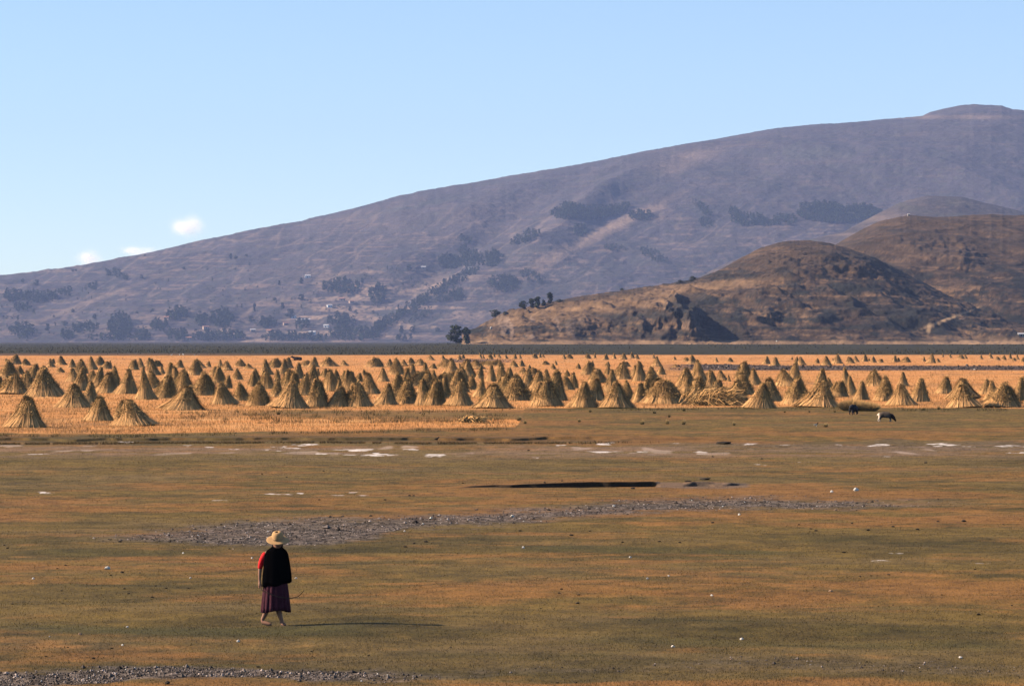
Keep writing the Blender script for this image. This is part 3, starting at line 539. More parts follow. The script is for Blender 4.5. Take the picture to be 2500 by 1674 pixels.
# ------------------------------------------------------------------ tiny buildings
M_WALL = [mat_rgb('adobe_wall', (.42, .30, .22)), mat_rgb('white_wall', (.8, .78, .74)), mat_rgb('stone_wall', (.30, .27, .24))]; M_TIN = mat_rgb('tin_roof', (.55, .52, .5), .4); M_TILE = mat_rgb('rust_roof', (.34, .17, .11)); M_DARK = mat_rgb('dark_opening', (.02, .018, .016))
def box_np(x0, x1, y0, y1, z0, z1): return [(x0, y0, z0), (x1, y0, z0), (x1, y1, z0), (x0, y1, z0), (x0, y0, z1), (x1, y0, z1), (x1, y1, z1), (x0, y1, z1)]
BF = [(0, 1, 5, 4), (1, 2, 6, 5), (2, 3, 7, 6), (3, 0, 4, 7), (4, 5, 6, 7), (3, 2, 1, 0)]
def house_meshes(l, d, h, wall, roof):
    wv = [(-l, -d, -1), (l, -d, -1), (l, d, -1), (-l, d, -1), (-l, -d, h), (l, -d, h), (l, d, h), (-l, d, h), (-l, 0, h * 1.45), (l, 0, h * 1.45)]
    wf = [(0, 1, 5, 4), (1, 2, 6, 5), (2, 3, 7, 6), (3, 0, 4, 7), (5, 6, 9, 9), (7, 4, 8, 8)]
    me = bpy.data.meshes.new('wall'); me.from_pydata(wv, [], [tuple(dict.fromkeys(f)) for f in wf]); me.materials.append(wall)
    e, t = .35, .15; rv = []; rf = []
    for s in (-1, 1):
        b = len(rv); z0 = h - .12; z1 = h * 1.45 + .08
        rv += [(-l - e, s * (d + e), z0), (l + e, s * (d + e), z0), (l + e, 0, z1), (-l - e, 0, z1), (-l - e, s * (d + e), z0 + t), (l + e, s * (d + e), z0 + t), (l + e, 0, z1 + t), (-l - e, 0, z1 + t)]
        rf += [tuple(b + i for i in f) for f in BF]
    mr = bpy.data.meshes.new('roof'); mr.from_pydata(rv, [], rf); mr.materials.append(roof)
    op = []; of = []
    for x0, x1, z0, z1 in ((-.25 * l, .1 * l, 0, h * .75), (.45 * l, .75 * l, h * .35, h * .7)):
        b = len(op); op += box_np(x0, x1, -d - .05, -d + .05, z0, z1); of += [tuple(b + i for i in f) for f in BF]
    return me, mr, [(op[:8], 'door'), (op[8:], 'window')]
def house(name, loc, s, rz, wall, roof, label, group=None, cat='house'):
    r = empty(name, loc, rz); r.scale = (s, s, s); tag(r, label, cat, group); a, b, ops = house_meshes(3.2, 2.2, 2.4, wall, roof)
    link('wall', a, r); link('roof', b, r)
    for v, n in ops:
        m = bpy.data.meshes.new(n); m.from_pydata(v, [], BF); m.materials.append(M_DARK); link(n, m, r)
    return r
for i, (x, y, s, wl, rf) in enumerate([(1237, 398, 1.5, 0, 1), (1370, 352, 1.5, 1, 0), (1385, 345, 1.2, 1, 0), (1432, 405, 1.5, 1, 0), (1490, 372, 1.2, 1, 0), (1310, 362, 1.2, 0, 1), (1345, 330, 1.2, 1, 0), (1410, 345, 1.2, 0, 0), (1565, 250, 1.3, 0, 1), (1610, 262, 1.2, 0, 1), (1505, 280, 1.2, 1, 0), (1410, 146, 1.4, 1, 0), (865, 430, 1.4, 0, 1), (760, 335, 1.3, 0, 1), (940, 380, 1.4, 0, 1), (1155, 392, 1.2, 0, 0), (1940, 105, 1.2, 0, 0), (2155, 108, 1.0, 1, 0)]):
    v = on_hill(FAR, x / Z3, 600 + y / Z3); house('village_house', v, s * 1.45, (i * .7) % .9 - .4, M_WALL[wl], (M_TIN, M_TILE)[rf], 'tiny %s village house among the trees of the far hill' % ('pale adobe' if wl == 0 else 'white walled'), '%s village houses on the far hill' % ('adobe' if wl == 0 else 'white'))
v = on_hill(NEARA, 2492, 821); house('roadside_house', v, .62, .15, M_WALL[2], M_TIN, 'small grey stone house at the foot of the near hill, right edge')
def rock_mesh(seed, sx, sy, sz, mat, sub=2):
    import bmesh
    bm = bmesh.new(); bmesh.ops.create_icosphere(bm, subdivisions=sub, radius=1.0)
    g = random.Random(seed); dirs = [Vector((g.gauss(0, 1), g.gauss(0, 1), g.gauss(0, 1))).normalized() for _ in range(9)]; cut = [g.uniform(.55, .9) for _ in dirs]
    for v in bm.verts:
        p = v.co.normalized()
        for d, c in zip(dirs, cut):
            k = p.dot(d)
            if k > c: p = p - d * (k - c)
        p = p * g.uniform(.96, 1.04); v.co = Vector((p.x * sx, p.y * sy, p.z * sz))
    me = bpy.data.meshes.new('stone'); bm.to_mesh(me); bm.free(); me.materials.append(mat); return me
M_STONE = mat_rgb('pale_stone', (.62, .56, .48), .9, .25, 9); M_WHITE = mat_rgb('white_stone', (.62, .57, .50), .9, .2, 9); M_CLOD = mat_rgb('dark_clod', (.035, .026, .018), .95, .4, 20); M_BROWN = mat_rgb('brown_stone', (.30, .19, .12), .9, .3, 9)
v = on_hill(NEARB, 2219, 527)
hr = empty('chapel', v, .2); tag(hr, 'tiny pale stone chapel on the summit of the near hill', 'chapel'); hr.scale = (.42,) * 3
a, b, ops = house_meshes(2.4, 2.0, 3.0, M_WALL[2], M_TIN); link('wall', a, hr); link('roof', b, hr)
for vv, n in ops:
    m = bpy.data.meshes.new(n); m.from_pydata(vv, [], BF); m.materials.append(M_DARK); link(n, m, hr)
tv = bpy.data.meshes.new('tower'); tv.from_pydata(box_np(1.2, 2.6, -1.0, .6, -1, 5.2), [], BF); tv.materials.append(M_WALL[2]); link('tower', tv, hr)
v = on_hill(NEARA, 1198, 803); o = link('boulder', rock_mesh(3, .9, .8, .9, M_WHITE)); o.location = v + Vector((0, -1, .6)); tag(o, 'white boulder on the rocky left end of the near hill', 'boulder')
v = on_hill(NEARA, 1896, 834); o = link('boulder', rock_mesh(4, .5, .5, .45, M_WHITE)); o.location = v + Vector((0, -1, .4)); tag(o, 'tiny white boulder at the foot of the near hill cliffs', 'boulder')

# ------------------------------------------------------------------ stones and clods on the flat
P_STONE = [rock_mesh(20 + i, 1, .9, .75, M_STONE) for i in range(4)]; P_WHITE = [rock_mesh(30 + i, 1, .9, .8, M_WHITE) for i in range(3)]; P_CLOD = [rock_mesh(40 + i, 1.15, .9, .6, M_CLOD, 1) for i in range(4)]; P_BR = [rock_mesh(50 + i, 1.1, .9, .7, M_BROWN) for i in range(2)]
def stone(px, py, w_, protos, i, name, label, cat, group=None, hs=1.0):
    p, k = at(px, py); r = w_ / 2 / k; o = link(name, protos[i % len(protos)]); o.scale = (r, r, r * hs); o.rotation_euler = (0, 0, i * 1.9)
    o.location = p + Vector((0, 0, r * .35 * hs)); return tag(o, label, cat, group)
NAMED = [(262, 1389, 15, P_WHITE, 'bright white angular stone on the turf far left of the woman'), (81, 1413, 8, P_WHITE, 'small white stone near the left edge, below the angular stone'), (1277, 1338, 10, P_WHITE, 'white round stone at the end of the dark grass strip'), (2090, 1198, 17, P_STONE, 'biggest pale round stone, beyond the right gravel strip'),
    (408, 1669, 19, P_CLOD, 'big dark stone cut by the bottom edge of the photo'), (1251, 1261, 12, P_STONE, 'pale stone lying in the middle of the gravel strip'), (1033, 1279, 6, P_WHITE, 'slender white pebble on the near edge of the gravel strip'), (988, 1297, 6, P_WHITE, 'tiny white pebble right of the woman below the gravel strip'), (1580, 1413, 7, P_WHITE, 'left one of two small white stones right of the long shadow'),
    (1633, 1406, 7, P_WHITE, 'right one of two small white stones right of the long shadow'), (1738, 1454, 8, P_STONE, 'small pale stone beside a dark clod in mid turf'), (1811, 1561, 11, P_STONE, 'squarish pale stone on the dark grass near the bottom right'), (2345, 1606, 12, P_STONE, 'grey stone by the bottom gravel strip, right side'), (2028, 1444, 10, P_BR, 'brown stone with pale top on the orange turf'), (1539, 1361, 8, P_STONE, 'flat pale stone under the dark grass strip'),
    (723, 1412, 7, P_WHITE, 'white pebble just right of the woman above her stick'), (196, 1549, 12, P_BR, 'reddish brown stone at lower left'), (121, 1554, 5, P_WHITE, 'thin white pebble at lower left beside the reddish stone'), (311, 1531, 8, P_STONE, 'greyish stone left of the woman, level with her feet'), (299, 1575, 7, P_WHITE, 'small white pebble at lower left below the greyish stone'), (582, 1566, 10, P_WHITE, 'flat white stone just below the woman\'s feet'), (447, 1350, 6, P_WHITE, 'white pebble under the gravel, left of the woman\'s hat'),
    (615, 1363, 6, P_WHITE, 'white pebble at the woman\'s shoulder height, left of her'), (465, 1411, 7, P_STONE, 'little half dark stone on turf left of the woman'), (1785, 1610, 7, P_BR, 'pinkish small stone low in the turf near the bottom gravel'), (1643, 1579, 11, P_STONE, 'grey pebble heap stone left of the squarish pale stone'), (1498, 1236, 9, P_STONE, 'pale stone on the upper rim of the gravel strip'), (2040, 1246, 9, P_BR, 'reddish stone on the right edge of the gravel strip'), (2030, 1201, 9, P_WHITE, 'flat white sliver of stone left of the biggest round stone'), (1805, 1257, 8, P_WHITE, 'flat white stone just under the right gravel strip')]
for i, (x, y, w_, pr, lab) in enumerate(NAMED): stone(x, y, w_, pr, i, 'stone', lab, 'stone', 'stones lying on the flat')
CL = [(2060, 1349, 9), (2353, 1273, 13), (1395, 1307, 10), (2290, 1273, 7), (2080, 1278, 8), (1980, 1291, 7), (1992, 1296, 9), (2120, 1295, 10), (2180, 1286, 8), (2240, 1293, 11), (2170, 1403, 7), (2100, 1407, 5), (2390, 1500, 10), (1370, 1438, 8), (1413, 1452, 7), (1410, 1473, 10), (1540, 1460, 6), (1320, 1485, 6), (1365, 1448, 7), (2200, 1397, 5), (2380, 1390, 6), (2018, 1510, 6), (2116, 1520, 6), (2300, 1452, 6), (2180, 1477, 5), (630, 1628, 9), (228, 1607, 9), (112, 1602, 7), (165, 1580, 6), (272, 1582, 8), (372, 1458, 8),
      (314, 1449, 7), (304, 1437, 7), (405, 1436, 7), (380, 1430, 6), (460, 1436, 6), (150, 1442, 6), (153, 1473, 6), (30, 1474, 6), (298, 1398, 10), (270, 1404, 6), (342, 1398, 5), (18, 1338, 7), (293, 1323, 9), (10, 1331, 6), (1270, 1296, 8), (1440, 1297, 6), (1520, 1324, 7), (1660, 1324, 7), (1610, 1322, 9), (1740, 1276, 8), (1950, 1281, 6), (1900, 1480, 5), (1560, 1514, 6), (1280, 1510, 6), (1100, 1580, 6), (900, 1600, 7), (760, 1590, 6), (1360, 1666, 7), (1405, 1666, 8), (2470, 1478, 6), (2450, 1280, 5),
      (700, 1165, 5), (790, 1150, 5), (850, 1147, 5), (640, 1158, 5), (940, 1220, 7), (1000, 1210, 7), (780, 1220, 6), (160, 1380, 8), (140, 1388, 6), (1130, 1180, 6), (1330, 1182, 8), (1372, 1180, 6), (1545, 1193, 11), (905, 1260, 9), (1010, 1210, 6), (560, 1340, 7), (535, 1322, 8), (1040, 1323, 10), (1010, 1327, 8), (990, 1335, 9), (1590, 1700, 5), (1740, 1115, 6), (1290, 1100, 7), (1860, 1120, 6), (2260, 1130, 7)]
for i, (x, y, w_) in enumerate(CL): stone(x, y, w_ * 1.25, P_CLOD, i, 'clod', 'small dark clod of dung or earth lying on the turf', 'clod', 'dark clods on the turf', .8)
for i, (x, y, w_, lab) in enumerate([(1679, 1176, 20, 'blocky dark sod lying behind the dry furrow, left of two'), (1720, 1178, 32, 'longer dark sod behind the dry furrow, right of two'), (1768, 1083, 40, 'flat dark sod by the salt patches')]):
    o = stone(x, y, w_, P_CLOD, i, 'sod', lab, 'sod', None, .42); o.rotation_euler = (0, 0, .1)
# ------------------------------------------------------------------ straw stooks
M_STRAW = mat_attr('straw', 0.75); M_HEAD = mat_attr('seed_head', 0.85)
def stook_proto(seed, kind):
    g = np.random.default_rng(seed)
    ns = {'slim': 6, 'cone': 7, 'bushy': 7, 'broad': 9, 'lean': 6, 'rick': 12}[kind]
    SV, SC, HV, HC = [], [], [], []; LX = (.10, 0) if kind == 'lean' else tuple(g.uniform(-.07, .07, 2))
    for k in range(ns):
        th = 2 * math.pi * (k + g.uniform(-.28, .28)) / ns; rb = .5 * g.uniform(.92, 1.0)
        top = dict(slim=1.0, cone=.97, bushy=.93, broad=.92, lean=.98, rick=.9)[kind] * g.uniform(.84, 1.0)
        if k == 0: top = .99
        sp = dict(slim=.022, cone=.035, bushy=.080, broad=.115, lean=.04, rick=.25)[kind]
        lx = LX[0]; ly = LX[1]
        a2 = th + g.uniform(-.5, .5); apex = np.array([math.cos(a2) * sp * g.uniform(.4, 1.2) + lx, math.sin(a2) * sp * g.uniform(.4, 1.2) * (.5 if kind == 'rick' else 1) + ly, top])
        n = 430; aj = th + g.normal(0, .27, n); rr = rb * g.uniform(.88, 1.05, n) * (1 + .22 * g.random(n) * (g.random(n) > .85))
        base = np.stack([np.cos(aj) * rr, np.sin(aj) * rr, np.zeros(n)], 1)
        end = apex[None] + np.stack([g.normal(0, .035, n), g.normal(0, .035, n), -np.abs(g.normal(0, .09, n))], 1)
        mid = base * .42 + end * .58; flare = dict(slim=.34, cone=.28, bushy=.20, broad=.16, lean=.28, rick=.1)[kind]
        mid[:, :2] = base[:, :2] * (.60 - flare * .60) + end[:, :2] * (.40 + flare * .60); mid[:, 2] = end[:, 2] * .46
        br = g.uniform(.5, 1.2, n) * g.uniform(.94, 1.04)
        tt = np.array([0, .33, .66, 1.0]); q = [(1 - t) ** 2 * base + 2 * t * (1 - t) * mid + t * t * end for t in tt]
        tan = np.stack([-np.sin(aj), np.cos(aj), g.normal(0, .3, n)], 1); wd = g.uniform(.0028, .0062, n)
        for j in range(3):
            w0, w1 = wd * (1.25, 1.0, .9)[j], wd * (1.0, .9, .5)[j]
            SV.append(np.stack([q[j] - tan * w0[:, None], q[j] + tan * w0[:, None], q[j + 1] + tan * w1[:, None], q[j + 1] - tan * w1[:, None]], 1).reshape(-1, 3))
            c0 = np.array([[.84, .45, .175], [.82, .43, .165], [.72, .375, .14]][j]); SC.append(np.repeat(c0 * br[:, None], 4, axis=0))
        # seed heads drooping from the upper half of the sheaf
        m = {'slim': 620, 'cone': 760, 'bushy': 1100, 'broad': 860, 'lean': 760, 'rick': 900}[kind]
        low = {'slim': .42, 'cone': .38, 'bushy': .22, 'broad': .32, 'lean': .36, 'rick': .25}[kind]
        t = low + (1.0 - low) * g.random(m) ** .75; ii = g.integers(0, n, m)
        p = ((1 - t) ** 2)[:, None] * base[ii] + (2 * t * (1 - t))[:, None] * mid[ii] + (t * t)[:, None] * end[ii]
        out = np.stack([np.cos(aj[ii]), np.sin(aj[ii]), np.zeros(m)], 1)
        fat = {'slim': .022, 'cone': .032, 'bushy': .065, 'broad': .05, 'lean': .04, 'rick': .07}[kind]
        p = p + out * (np.abs(g.normal(0, fat, m)) * (1.0 if kind == 'rick' else np.clip(2.3 * (1.12 - t), .15, 1.2)))[:, None] + g.normal(0, .012, (m, 3))
        tg = 2 * (1 - t)[:, None] * (mid[ii] - base[ii]) + 2 * t[:, None] * (end[ii] - mid[ii]); tg /= np.linalg.norm(tg, axis=1)[:, None]
        d = tg * g.uniform(-.5, 1.0, (m, 1)) + out * g.uniform(0, .8, (m, 1)) + g.normal(0, .30, (m, 3)); d /= np.linalg.norm(d, axis=1)[:, None]
        L = g.uniform(.030, .075, m)[:, None]; s = np.cross(d, out + np.array([0, 0, .35]) + g.normal(0, .28, (m, 3))); s /= np.linalg.norm(s, axis=1)[:, None]; s *= g.uniform(.0035, .0085, (m, 1))
        # loose ears splaying from the tip
        mt = 26; pt = apex[None] + g.normal(0, .028, (mt, 3)) - np.array([0, 0, .03]); dt = np.stack([g.normal(0, .55, mt), g.normal(0, .55, mt), g.uniform(.3, 1.2, mt)], 1) + out[:mt] * .4; dt /= np.linalg.norm(dt, axis=1)[:, None]
        st_ = np.cross(dt, g.normal(size=(mt, 3))); st_ /= np.linalg.norm(st_, axis=1)[:, None]; st_ *= g.uniform(.004, .009, (mt, 1)); Lt = g.uniform(.05, .12, (mt, 1))
        p = np.concatenate([p, pt]); d = np.concatenate([d, dt]); s = np.concatenate([s, st_]); L = np.concatenate([L, Lt]); m += mt
        HV.append(np.stack([p - s, p + s, p + d * L + s * .3, p + d * L - s * .3], 1).reshape(-1, 3)); HC.append(np.repeat(np.array([.56, .32, .118]) * g.uniform(.35, 1.25, (m, 1)) * g.uniform(.8, 1.2), 4, axis=0))
    # solid heart of the stook
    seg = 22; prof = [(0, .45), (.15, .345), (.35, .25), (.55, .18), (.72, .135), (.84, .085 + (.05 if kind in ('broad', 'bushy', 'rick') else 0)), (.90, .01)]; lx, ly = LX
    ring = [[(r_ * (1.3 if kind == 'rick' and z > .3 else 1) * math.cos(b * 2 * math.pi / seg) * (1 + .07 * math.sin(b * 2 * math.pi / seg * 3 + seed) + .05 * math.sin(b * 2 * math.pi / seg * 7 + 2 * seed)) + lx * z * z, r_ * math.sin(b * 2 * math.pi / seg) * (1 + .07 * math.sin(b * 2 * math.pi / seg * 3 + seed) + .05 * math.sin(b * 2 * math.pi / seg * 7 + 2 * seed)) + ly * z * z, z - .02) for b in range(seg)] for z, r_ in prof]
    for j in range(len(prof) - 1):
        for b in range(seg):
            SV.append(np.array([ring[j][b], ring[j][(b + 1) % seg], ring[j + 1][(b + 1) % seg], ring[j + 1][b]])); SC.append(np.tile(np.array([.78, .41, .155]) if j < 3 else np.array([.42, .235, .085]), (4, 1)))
    sv, hv = np.concatenate(SV), np.concatenate(HV); sc_, hc = np.concatenate(SC), np.concatenate(HC)
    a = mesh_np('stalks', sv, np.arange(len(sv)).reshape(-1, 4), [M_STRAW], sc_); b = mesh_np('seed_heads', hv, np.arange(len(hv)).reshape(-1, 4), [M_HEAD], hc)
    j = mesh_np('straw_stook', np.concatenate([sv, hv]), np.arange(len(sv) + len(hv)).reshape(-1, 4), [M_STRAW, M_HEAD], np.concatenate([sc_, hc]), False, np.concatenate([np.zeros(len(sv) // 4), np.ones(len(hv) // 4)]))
    return a, b, j
SP = {k: [stook_proto(300 + 10 * i + s, k) for s in range(n)] for i, (k, n) in enumerate([('slim', 4), ('cone', 6), ('bushy', 5), ('broad', 4), ('lean', 3), ('rick', 1)])}
# survey of the stooks: window origin x, scale, then apex x, apex y, foot y (0 = hidden), left, right, kind, optional label
WIN = [(0, 7.319, [(370, 815, 1380, 110, 800, 'cone', 'front stook nearest the left edge, pointed dark tip with bulky right flank'), (1850, 810, 1250, 1500, 2020, 'cone', 'front left stook with hunched dark side, between two pointed ones'), (2260, 880, 1230, 2000, 2300, 'lean', 'small stook leaning against the pointed front one on its right'), (1300, 610, 1020, 1000, 1640, 'slim', 'slim witch-hat stook standing behind the hunched front left one'),
        (880, 320, 830, 450, 1150, 'cone', 'tall broad-skirted stook with overhanging dark top, left part of the field'), (1680, 550, 940, 1420, 1790, 'slim'), (200, 420, 780, -40, 500, 'bushy', 'dark-headed stook at the left edge with bright straw at its foot'), (450, 380, 700, 330, 640, 'bushy'), (-10, 470, 700, -150, 60, 'bushy'), (1360, 330, 560, 1180, 1450, 'slim'), (1900, 400, 760, 1700, 2100, 'lean'), (2070, 290, 640, 1930, 2140, 'bushy'), (1690, 370, 560, 1540, 1740, 'bushy'), (1640, 130, 350, 1560, 1740, 'slim'),
        (260, 80, 250, 130, 380, 'cone'), (460, 150, 270, 390, 540, 'broad'), (350, 285, 430, 280, 440, 'broad'), (110, 150, 205, 80, 140, 'broad'), (95, 270, 340, 60, 130, 'broad'), (880, 160, 300, 830, 980, 'slim'), (945, 150, 240, 900, 980, 'broad'), (1080, 110, 260, 1010, 1190, 'cone'), (1310, 165, 310, 1220, 1360, 'cone'), (1730, 110, 270, 1680, 1870, 'bushy'), (1900, 200, 330, 1780, 1990, 'lean'), (1970, 190, 300, 1920, 2010, 'slim'), (650, 330, 390, 610, 690, 'broad'), (800, 280, 360, 730, 860, 'broad'), (1080, 310, 400, 1010, 1160, 'broad')]),
    (310, 7.319, [(110, 880, 1340, -280, 530, 'cone', 'frontmost wide cone stook with splayed pale stalks, left side of the field'), (1060, 630, 1060, 640, 1380, 'slim', 'lone slim witch-hat stook above the green weeds, left of centre'), (-10, 355, 780, -200, 200, 'slim'), (290, 420, 880, 150, 540, 'slim'), (310, 300, 520, 220, 360, 'slim'), (470, 370, 680, 350, 600, 'bushy'), (750, 430, 850, 480, 900, 'bushy', 'bell-shaped stook with one smooth bright left side, behind the lone witch-hat'), (110, 170, 350, 30, 200, 'broad'), (230, 150, 310, 180, 310, 'cone'), (420, 140, 290, 310, 460, 'cone'), (590, 180, 290, 440, 640, 'broad'), (620, 290, 420, 560, 690, 'slim'), (940, 175, 310, 850, 1010, 'lean'),
        (1330, 190, 310, 1210, 1410, 'cone'), (1450, 200, 300, 1400, 1500, 'lean'), (1560, 300, 440, 1450, 1650, 'lean'), (1660, 170, 280, 1600, 1710, 'slim'), (1790, 200, 360, 1640, 1890, 'cone'), (2080, 160, 290, 1930, 2120, 'bushy'), (2200, 240, 330, 2060, 2260, 'cone'), (1490, 400, 800, 1150, 1590, 'bushy'), (1800, 460, 680, 1700, 1870, 'bushy'), (1700, 560, 960, 1500, 1980, 'cone', 'dark-flanked cone stook at the left end of the dense front line'), (2000, 330, 520, 1900, 2070, 'bushy'), (2090, 570, 900, 1900, 2190, 'bushy'), (2260, 380, 650, 2170, 2330, 'bushy')]),
    (620, 7.319, [(90, 570, 990, -130, 310, 'bushy', 'front stook with a big dark ball of heads on its right'), (60, 330, 560, -40, 130, 'bushy'), (280, 350, 680, 100, 370, 'bushy'), (410, 340, 560, 370, 480, 'broad'), (480, 500, 830, 300, 540, 'bushy'), (740, 380, 760, 580, 830, 'broad'), (680, 560, 1030, 280, 1000, 'slim', 'tall witch-hat stook with long golden left skirt, above and right of the woman'), (900, 420, 800, 770, 1010, 'bushy'), (1190, 490, 1000, 930, 1330, 'broad', 'blocky-topped stook standing right of the tall witch-hat one'), (1450, 640, 1010, 1280, 1720, 'lean', 'low stook with pale fallen straw spread at its left foot'), (1500, 490, 900, 1400, 1620, 'slim'), (1850, 560, 1010, 1580, 2110, 'broad', 'wide round-shouldered stook half lit and half black, front line'),
        (390, 150, 310, 230, 510, 'bushy'), (560, 135, 320, 490, 690, 'lean'), (940, 180, 290, 820, 1040, 'broad'), (1020, 130, 300, 960, 1150, 'lean'), (1340, 130, 290, 1150, 1500, 'cone'), (1625, 185, 280, 1540, 1690, 'cone'), (2160, 130, 300, 2010, 2310, 'broad'), (1130, 330, 460, 1080, 1180, 'bushy'), (1250, 330, 480, 1190, 1340, 'bushy'), (1480, 350, 560, 1380, 1540, 'bushy'), (1600, 370, 570, 1500, 1690, 'lean'), (1860, 410, 560, 1800, 1940, 'bushy'), (1970, 345, 450, 1930, 2010, 'broad'), (2080, 410, 780, 1900, 2230, 'cone')]),
    (930, 7.319, [(90, 600, 970, -110, 300, 'slim', 'slim black-sided stook just right of the wide round-shouldered one'), (90, 330, 560, -60, 150, 'cone'), (370, 370, 850, 120, 450, 'bushy'), (450, 340, 750, 300, 570, 'cone'), (520, 490, 960, 250, 690, 'bushy', 'mop-topped stook with bare gold stalks slanting up from the left'), (700, 365, 640, 530, 880, 'rick'), (1180, 385, 640, 1010, 1360, 'rick'), (770, 510, 980, 620, 1000, 'slim'), (960, 490, 980, 780, 1160, 'broad', 'dark broad stook with pale stalks fanned along its foot, centre front'), (960, 365, 640, 850, 1060, 'cone'), (1150, 430, 850, 1040, 1260, 'bushy'), (1430, 550, 990, 1170, 1680, 'cone', 'golden cone stook with dark right slope, centre of the front line'), (1480, 310, 570, 1360, 1560, 'bushy'), (1630, 450, 700, 1520, 1720, 'bushy'), (1850, 480, 830, 1650, 1900, 'cone'), (1950, 590, 1030, 1650, 2330, 'cone', 'front stook with ribbed pale skirt and long dark shaded tail, above the straw heap'),
        (170, 165, 290, 80, 240, 'cone'), (420, 175, 280, 320, 490, 'cone'), (545, 130, 250, 480, 610, 'broad'), (690, 155, 270, 600, 800, 'broad'), (940, 240, 330, 870, 990, 'bushy'), (880, 100, 180, 790, 960, 'cone'), (1110, 90, 180, 1070, 1160, 'slim'), (1140, 170, 310, 990, 1290, 'broad'), (1400, 85, 170, 1350, 1450, 'cone'), (1465, 72, 150, 1430, 1500, 'broad'), (1480, 180, 300, 1430, 1560, 'bushy'), (1420, 240, 330, 1380, 1450, 'slim'), (1770, 180, 330, 1560, 1850, 'cone'), (1960, 180, 280, 1790, 2130, 'rick'), (1770, 50, 130, 1740, 1810, 'slim'), (1830, 85, 150, 1800, 1860, 'slim'), (1950, 70, 160, 1900, 2000, 'broad'), (2010, 45, 120, 1990, 2050, 'slim'), (2120, 60, 140, 2080, 2150, 'slim'), (2240, 80, 150, 2200, 2280, 'slim'),
        (1990, 280, 560, 1880, 2080, 'slim'), (1770, 280, 500, 1700, 1830, 'bushy'), (2140, 180, 330, 2060, 2200, 'cone'), (2200, 250, 560, 2080, 2270, 'bushy'), (2310, 300, 480, 2240, 2360, 'bushy')]),
    (1240, 7.319, [(160, 425, 890, -130, 460, 'bushy', 'large shaggy stook with bright white straw at its left foot, centre'), (720, 345, 890, 610, 1040, 'lean', 'tall dark slanting stook just behind the flat-topped front one, centre'), (600, 505, 1000, 430, 960, 'broad', 'flat-topped dark front stook in the centre of the field'), (1410, 475, 890, 1300, 1740, 'lean', 'dark pointed stook behind another, its right edge one long slope'), (1370, 565, 1020, 1080, 1620, 'cone', 'front stook with striped pale stalks standing before a dark pointed one'), (1060, 450, 700, 940, 1180, 'broad'), (1180, 400, 670, 1100, 1260, 'bushy'), (1910, 560, 1030, 1640, 2250, 'cone', 'front stook with small knob tip and long gold left slope, right of centre'), (2150, 525, 900, 2020, 2260, 'bushy'), (2280, 575, 930, 2190, 2480, 'lean'), (1580, 330, 580, 1440, 1760, 'broad'), (2270, 280, 470, 2190, 2390, 'cone'),
        (470, 310, 450, 370, 540, 'broad'), (560, 380, 470, 520, 590, 'bushy'), (880, 350, 470, 820, 930, 'bushy'), (810, 240, 340, 770, 860, 'bushy'), (870, 180, 260, 830, 890, 'slim'), (1060, 360, 470, 1010, 1110, 'bushy'), (250, 180, 290, 180, 310, 'cone'), (90, 190, 300, 40, 180, 'broad'), (270, 310, 420, 210, 340, 'bushy'), (390, 260, 330, 350, 420, 'broad'), (660, 190, 260, 610, 740, 'broad'), (1260, 240, 330, 1220, 1300, 'bushy'), (1510, 190, 270, 1470, 1550, 'slim'), (1780, 200, 290, 1730, 1830, 'bushy'), (1790, 280, 440, 1730, 1840, 'bushy'), (2090, 205, 290, 2000, 2180, 'lean'),
        (120, 60, 150, 80, 160, 'slim'), (220, 75, 150, 190, 250, 'slim'), (480, 60, 140, 425, 535, 'broad'), (560, 40, 130, 530, 605, 'slim'), (620, 80, 130, 600, 665, 'slim'), (1000, 70, 160, 970, 1040, 'cone'), (1100, 70, 150, 1035, 1165, 'broad'), (1420, 70, 150, 1370, 1480, 'broad'), (1545, 50, 140, 1510, 1580, 'slim'), (1740, 65, 170, 1685, 1805, 'cone'), (1890, 50, 150, 1855, 1935, 'slim'), (2050, 55, 170, 1985, 2125, 'cone'), (2210, 40, 140, 2165, 2265, 'cone'), (2310, 80, 160, 2265, 2355, 'cone'), (20, 320, 440, -30, 70, 'bushy')]),
    (1550, 7.319, [(610, 505, 950, 200, 920, 'broad', 'widest front stook with flat dark top, directly above a row of grass tufts'), (290, 345, 840, 150, 450, 'bushy'), (150, 490, 900, 40, 290, 'bushy'), (1230, 465, 950, 860, 1370, 'bushy', 'golden bushy stook leaning over the collapsed sheaves'), (990, 335, 720, 710, 1120, 'cone'), (910, 475, 760, 770, 1060, 'slim'), (1350, 365, 500, 1220, 1440, 'cone'), (1560, 365, 540, 1450, 1660, 'cone'), (1680, 450, 560, 1640, 1720, 'slim'), (1460, 520, 900, 1320, 1660, 'broad', 'squat greenish stook behind the collapsed sheaves'), (1810, 515, 900, 1680, 2020, 'bushy', 'dark shaggy stook right behind the collapsed sheaves, lumpy right side'), (2170, 340, 620, 1990, 2260, 'slim'),
        (440, 290, 430, 370, 540, 'lean'), (400, 130, 290, 290, 480, 'cone'), (330, 60, 140, 305, 365, 'slim'), (390, 105, 170, 360, 420, 'broad'), (40, 80, 160, 5, 75, 'cone'), (700, 115, 170, 675, 745, 'slim'), (690, 250, 300, 650, 780, 'cone'), (930, 130, 200, 865, 985, 'broad'), (1030, 95, 240, 945, 1115, 'cone'), (1445, 135, 210, 1420, 1495, 'slim'), (1700, 135, 210, 1655, 1755, 'broad'), (100, 220, 300, 60, 155, 'bushy')]),
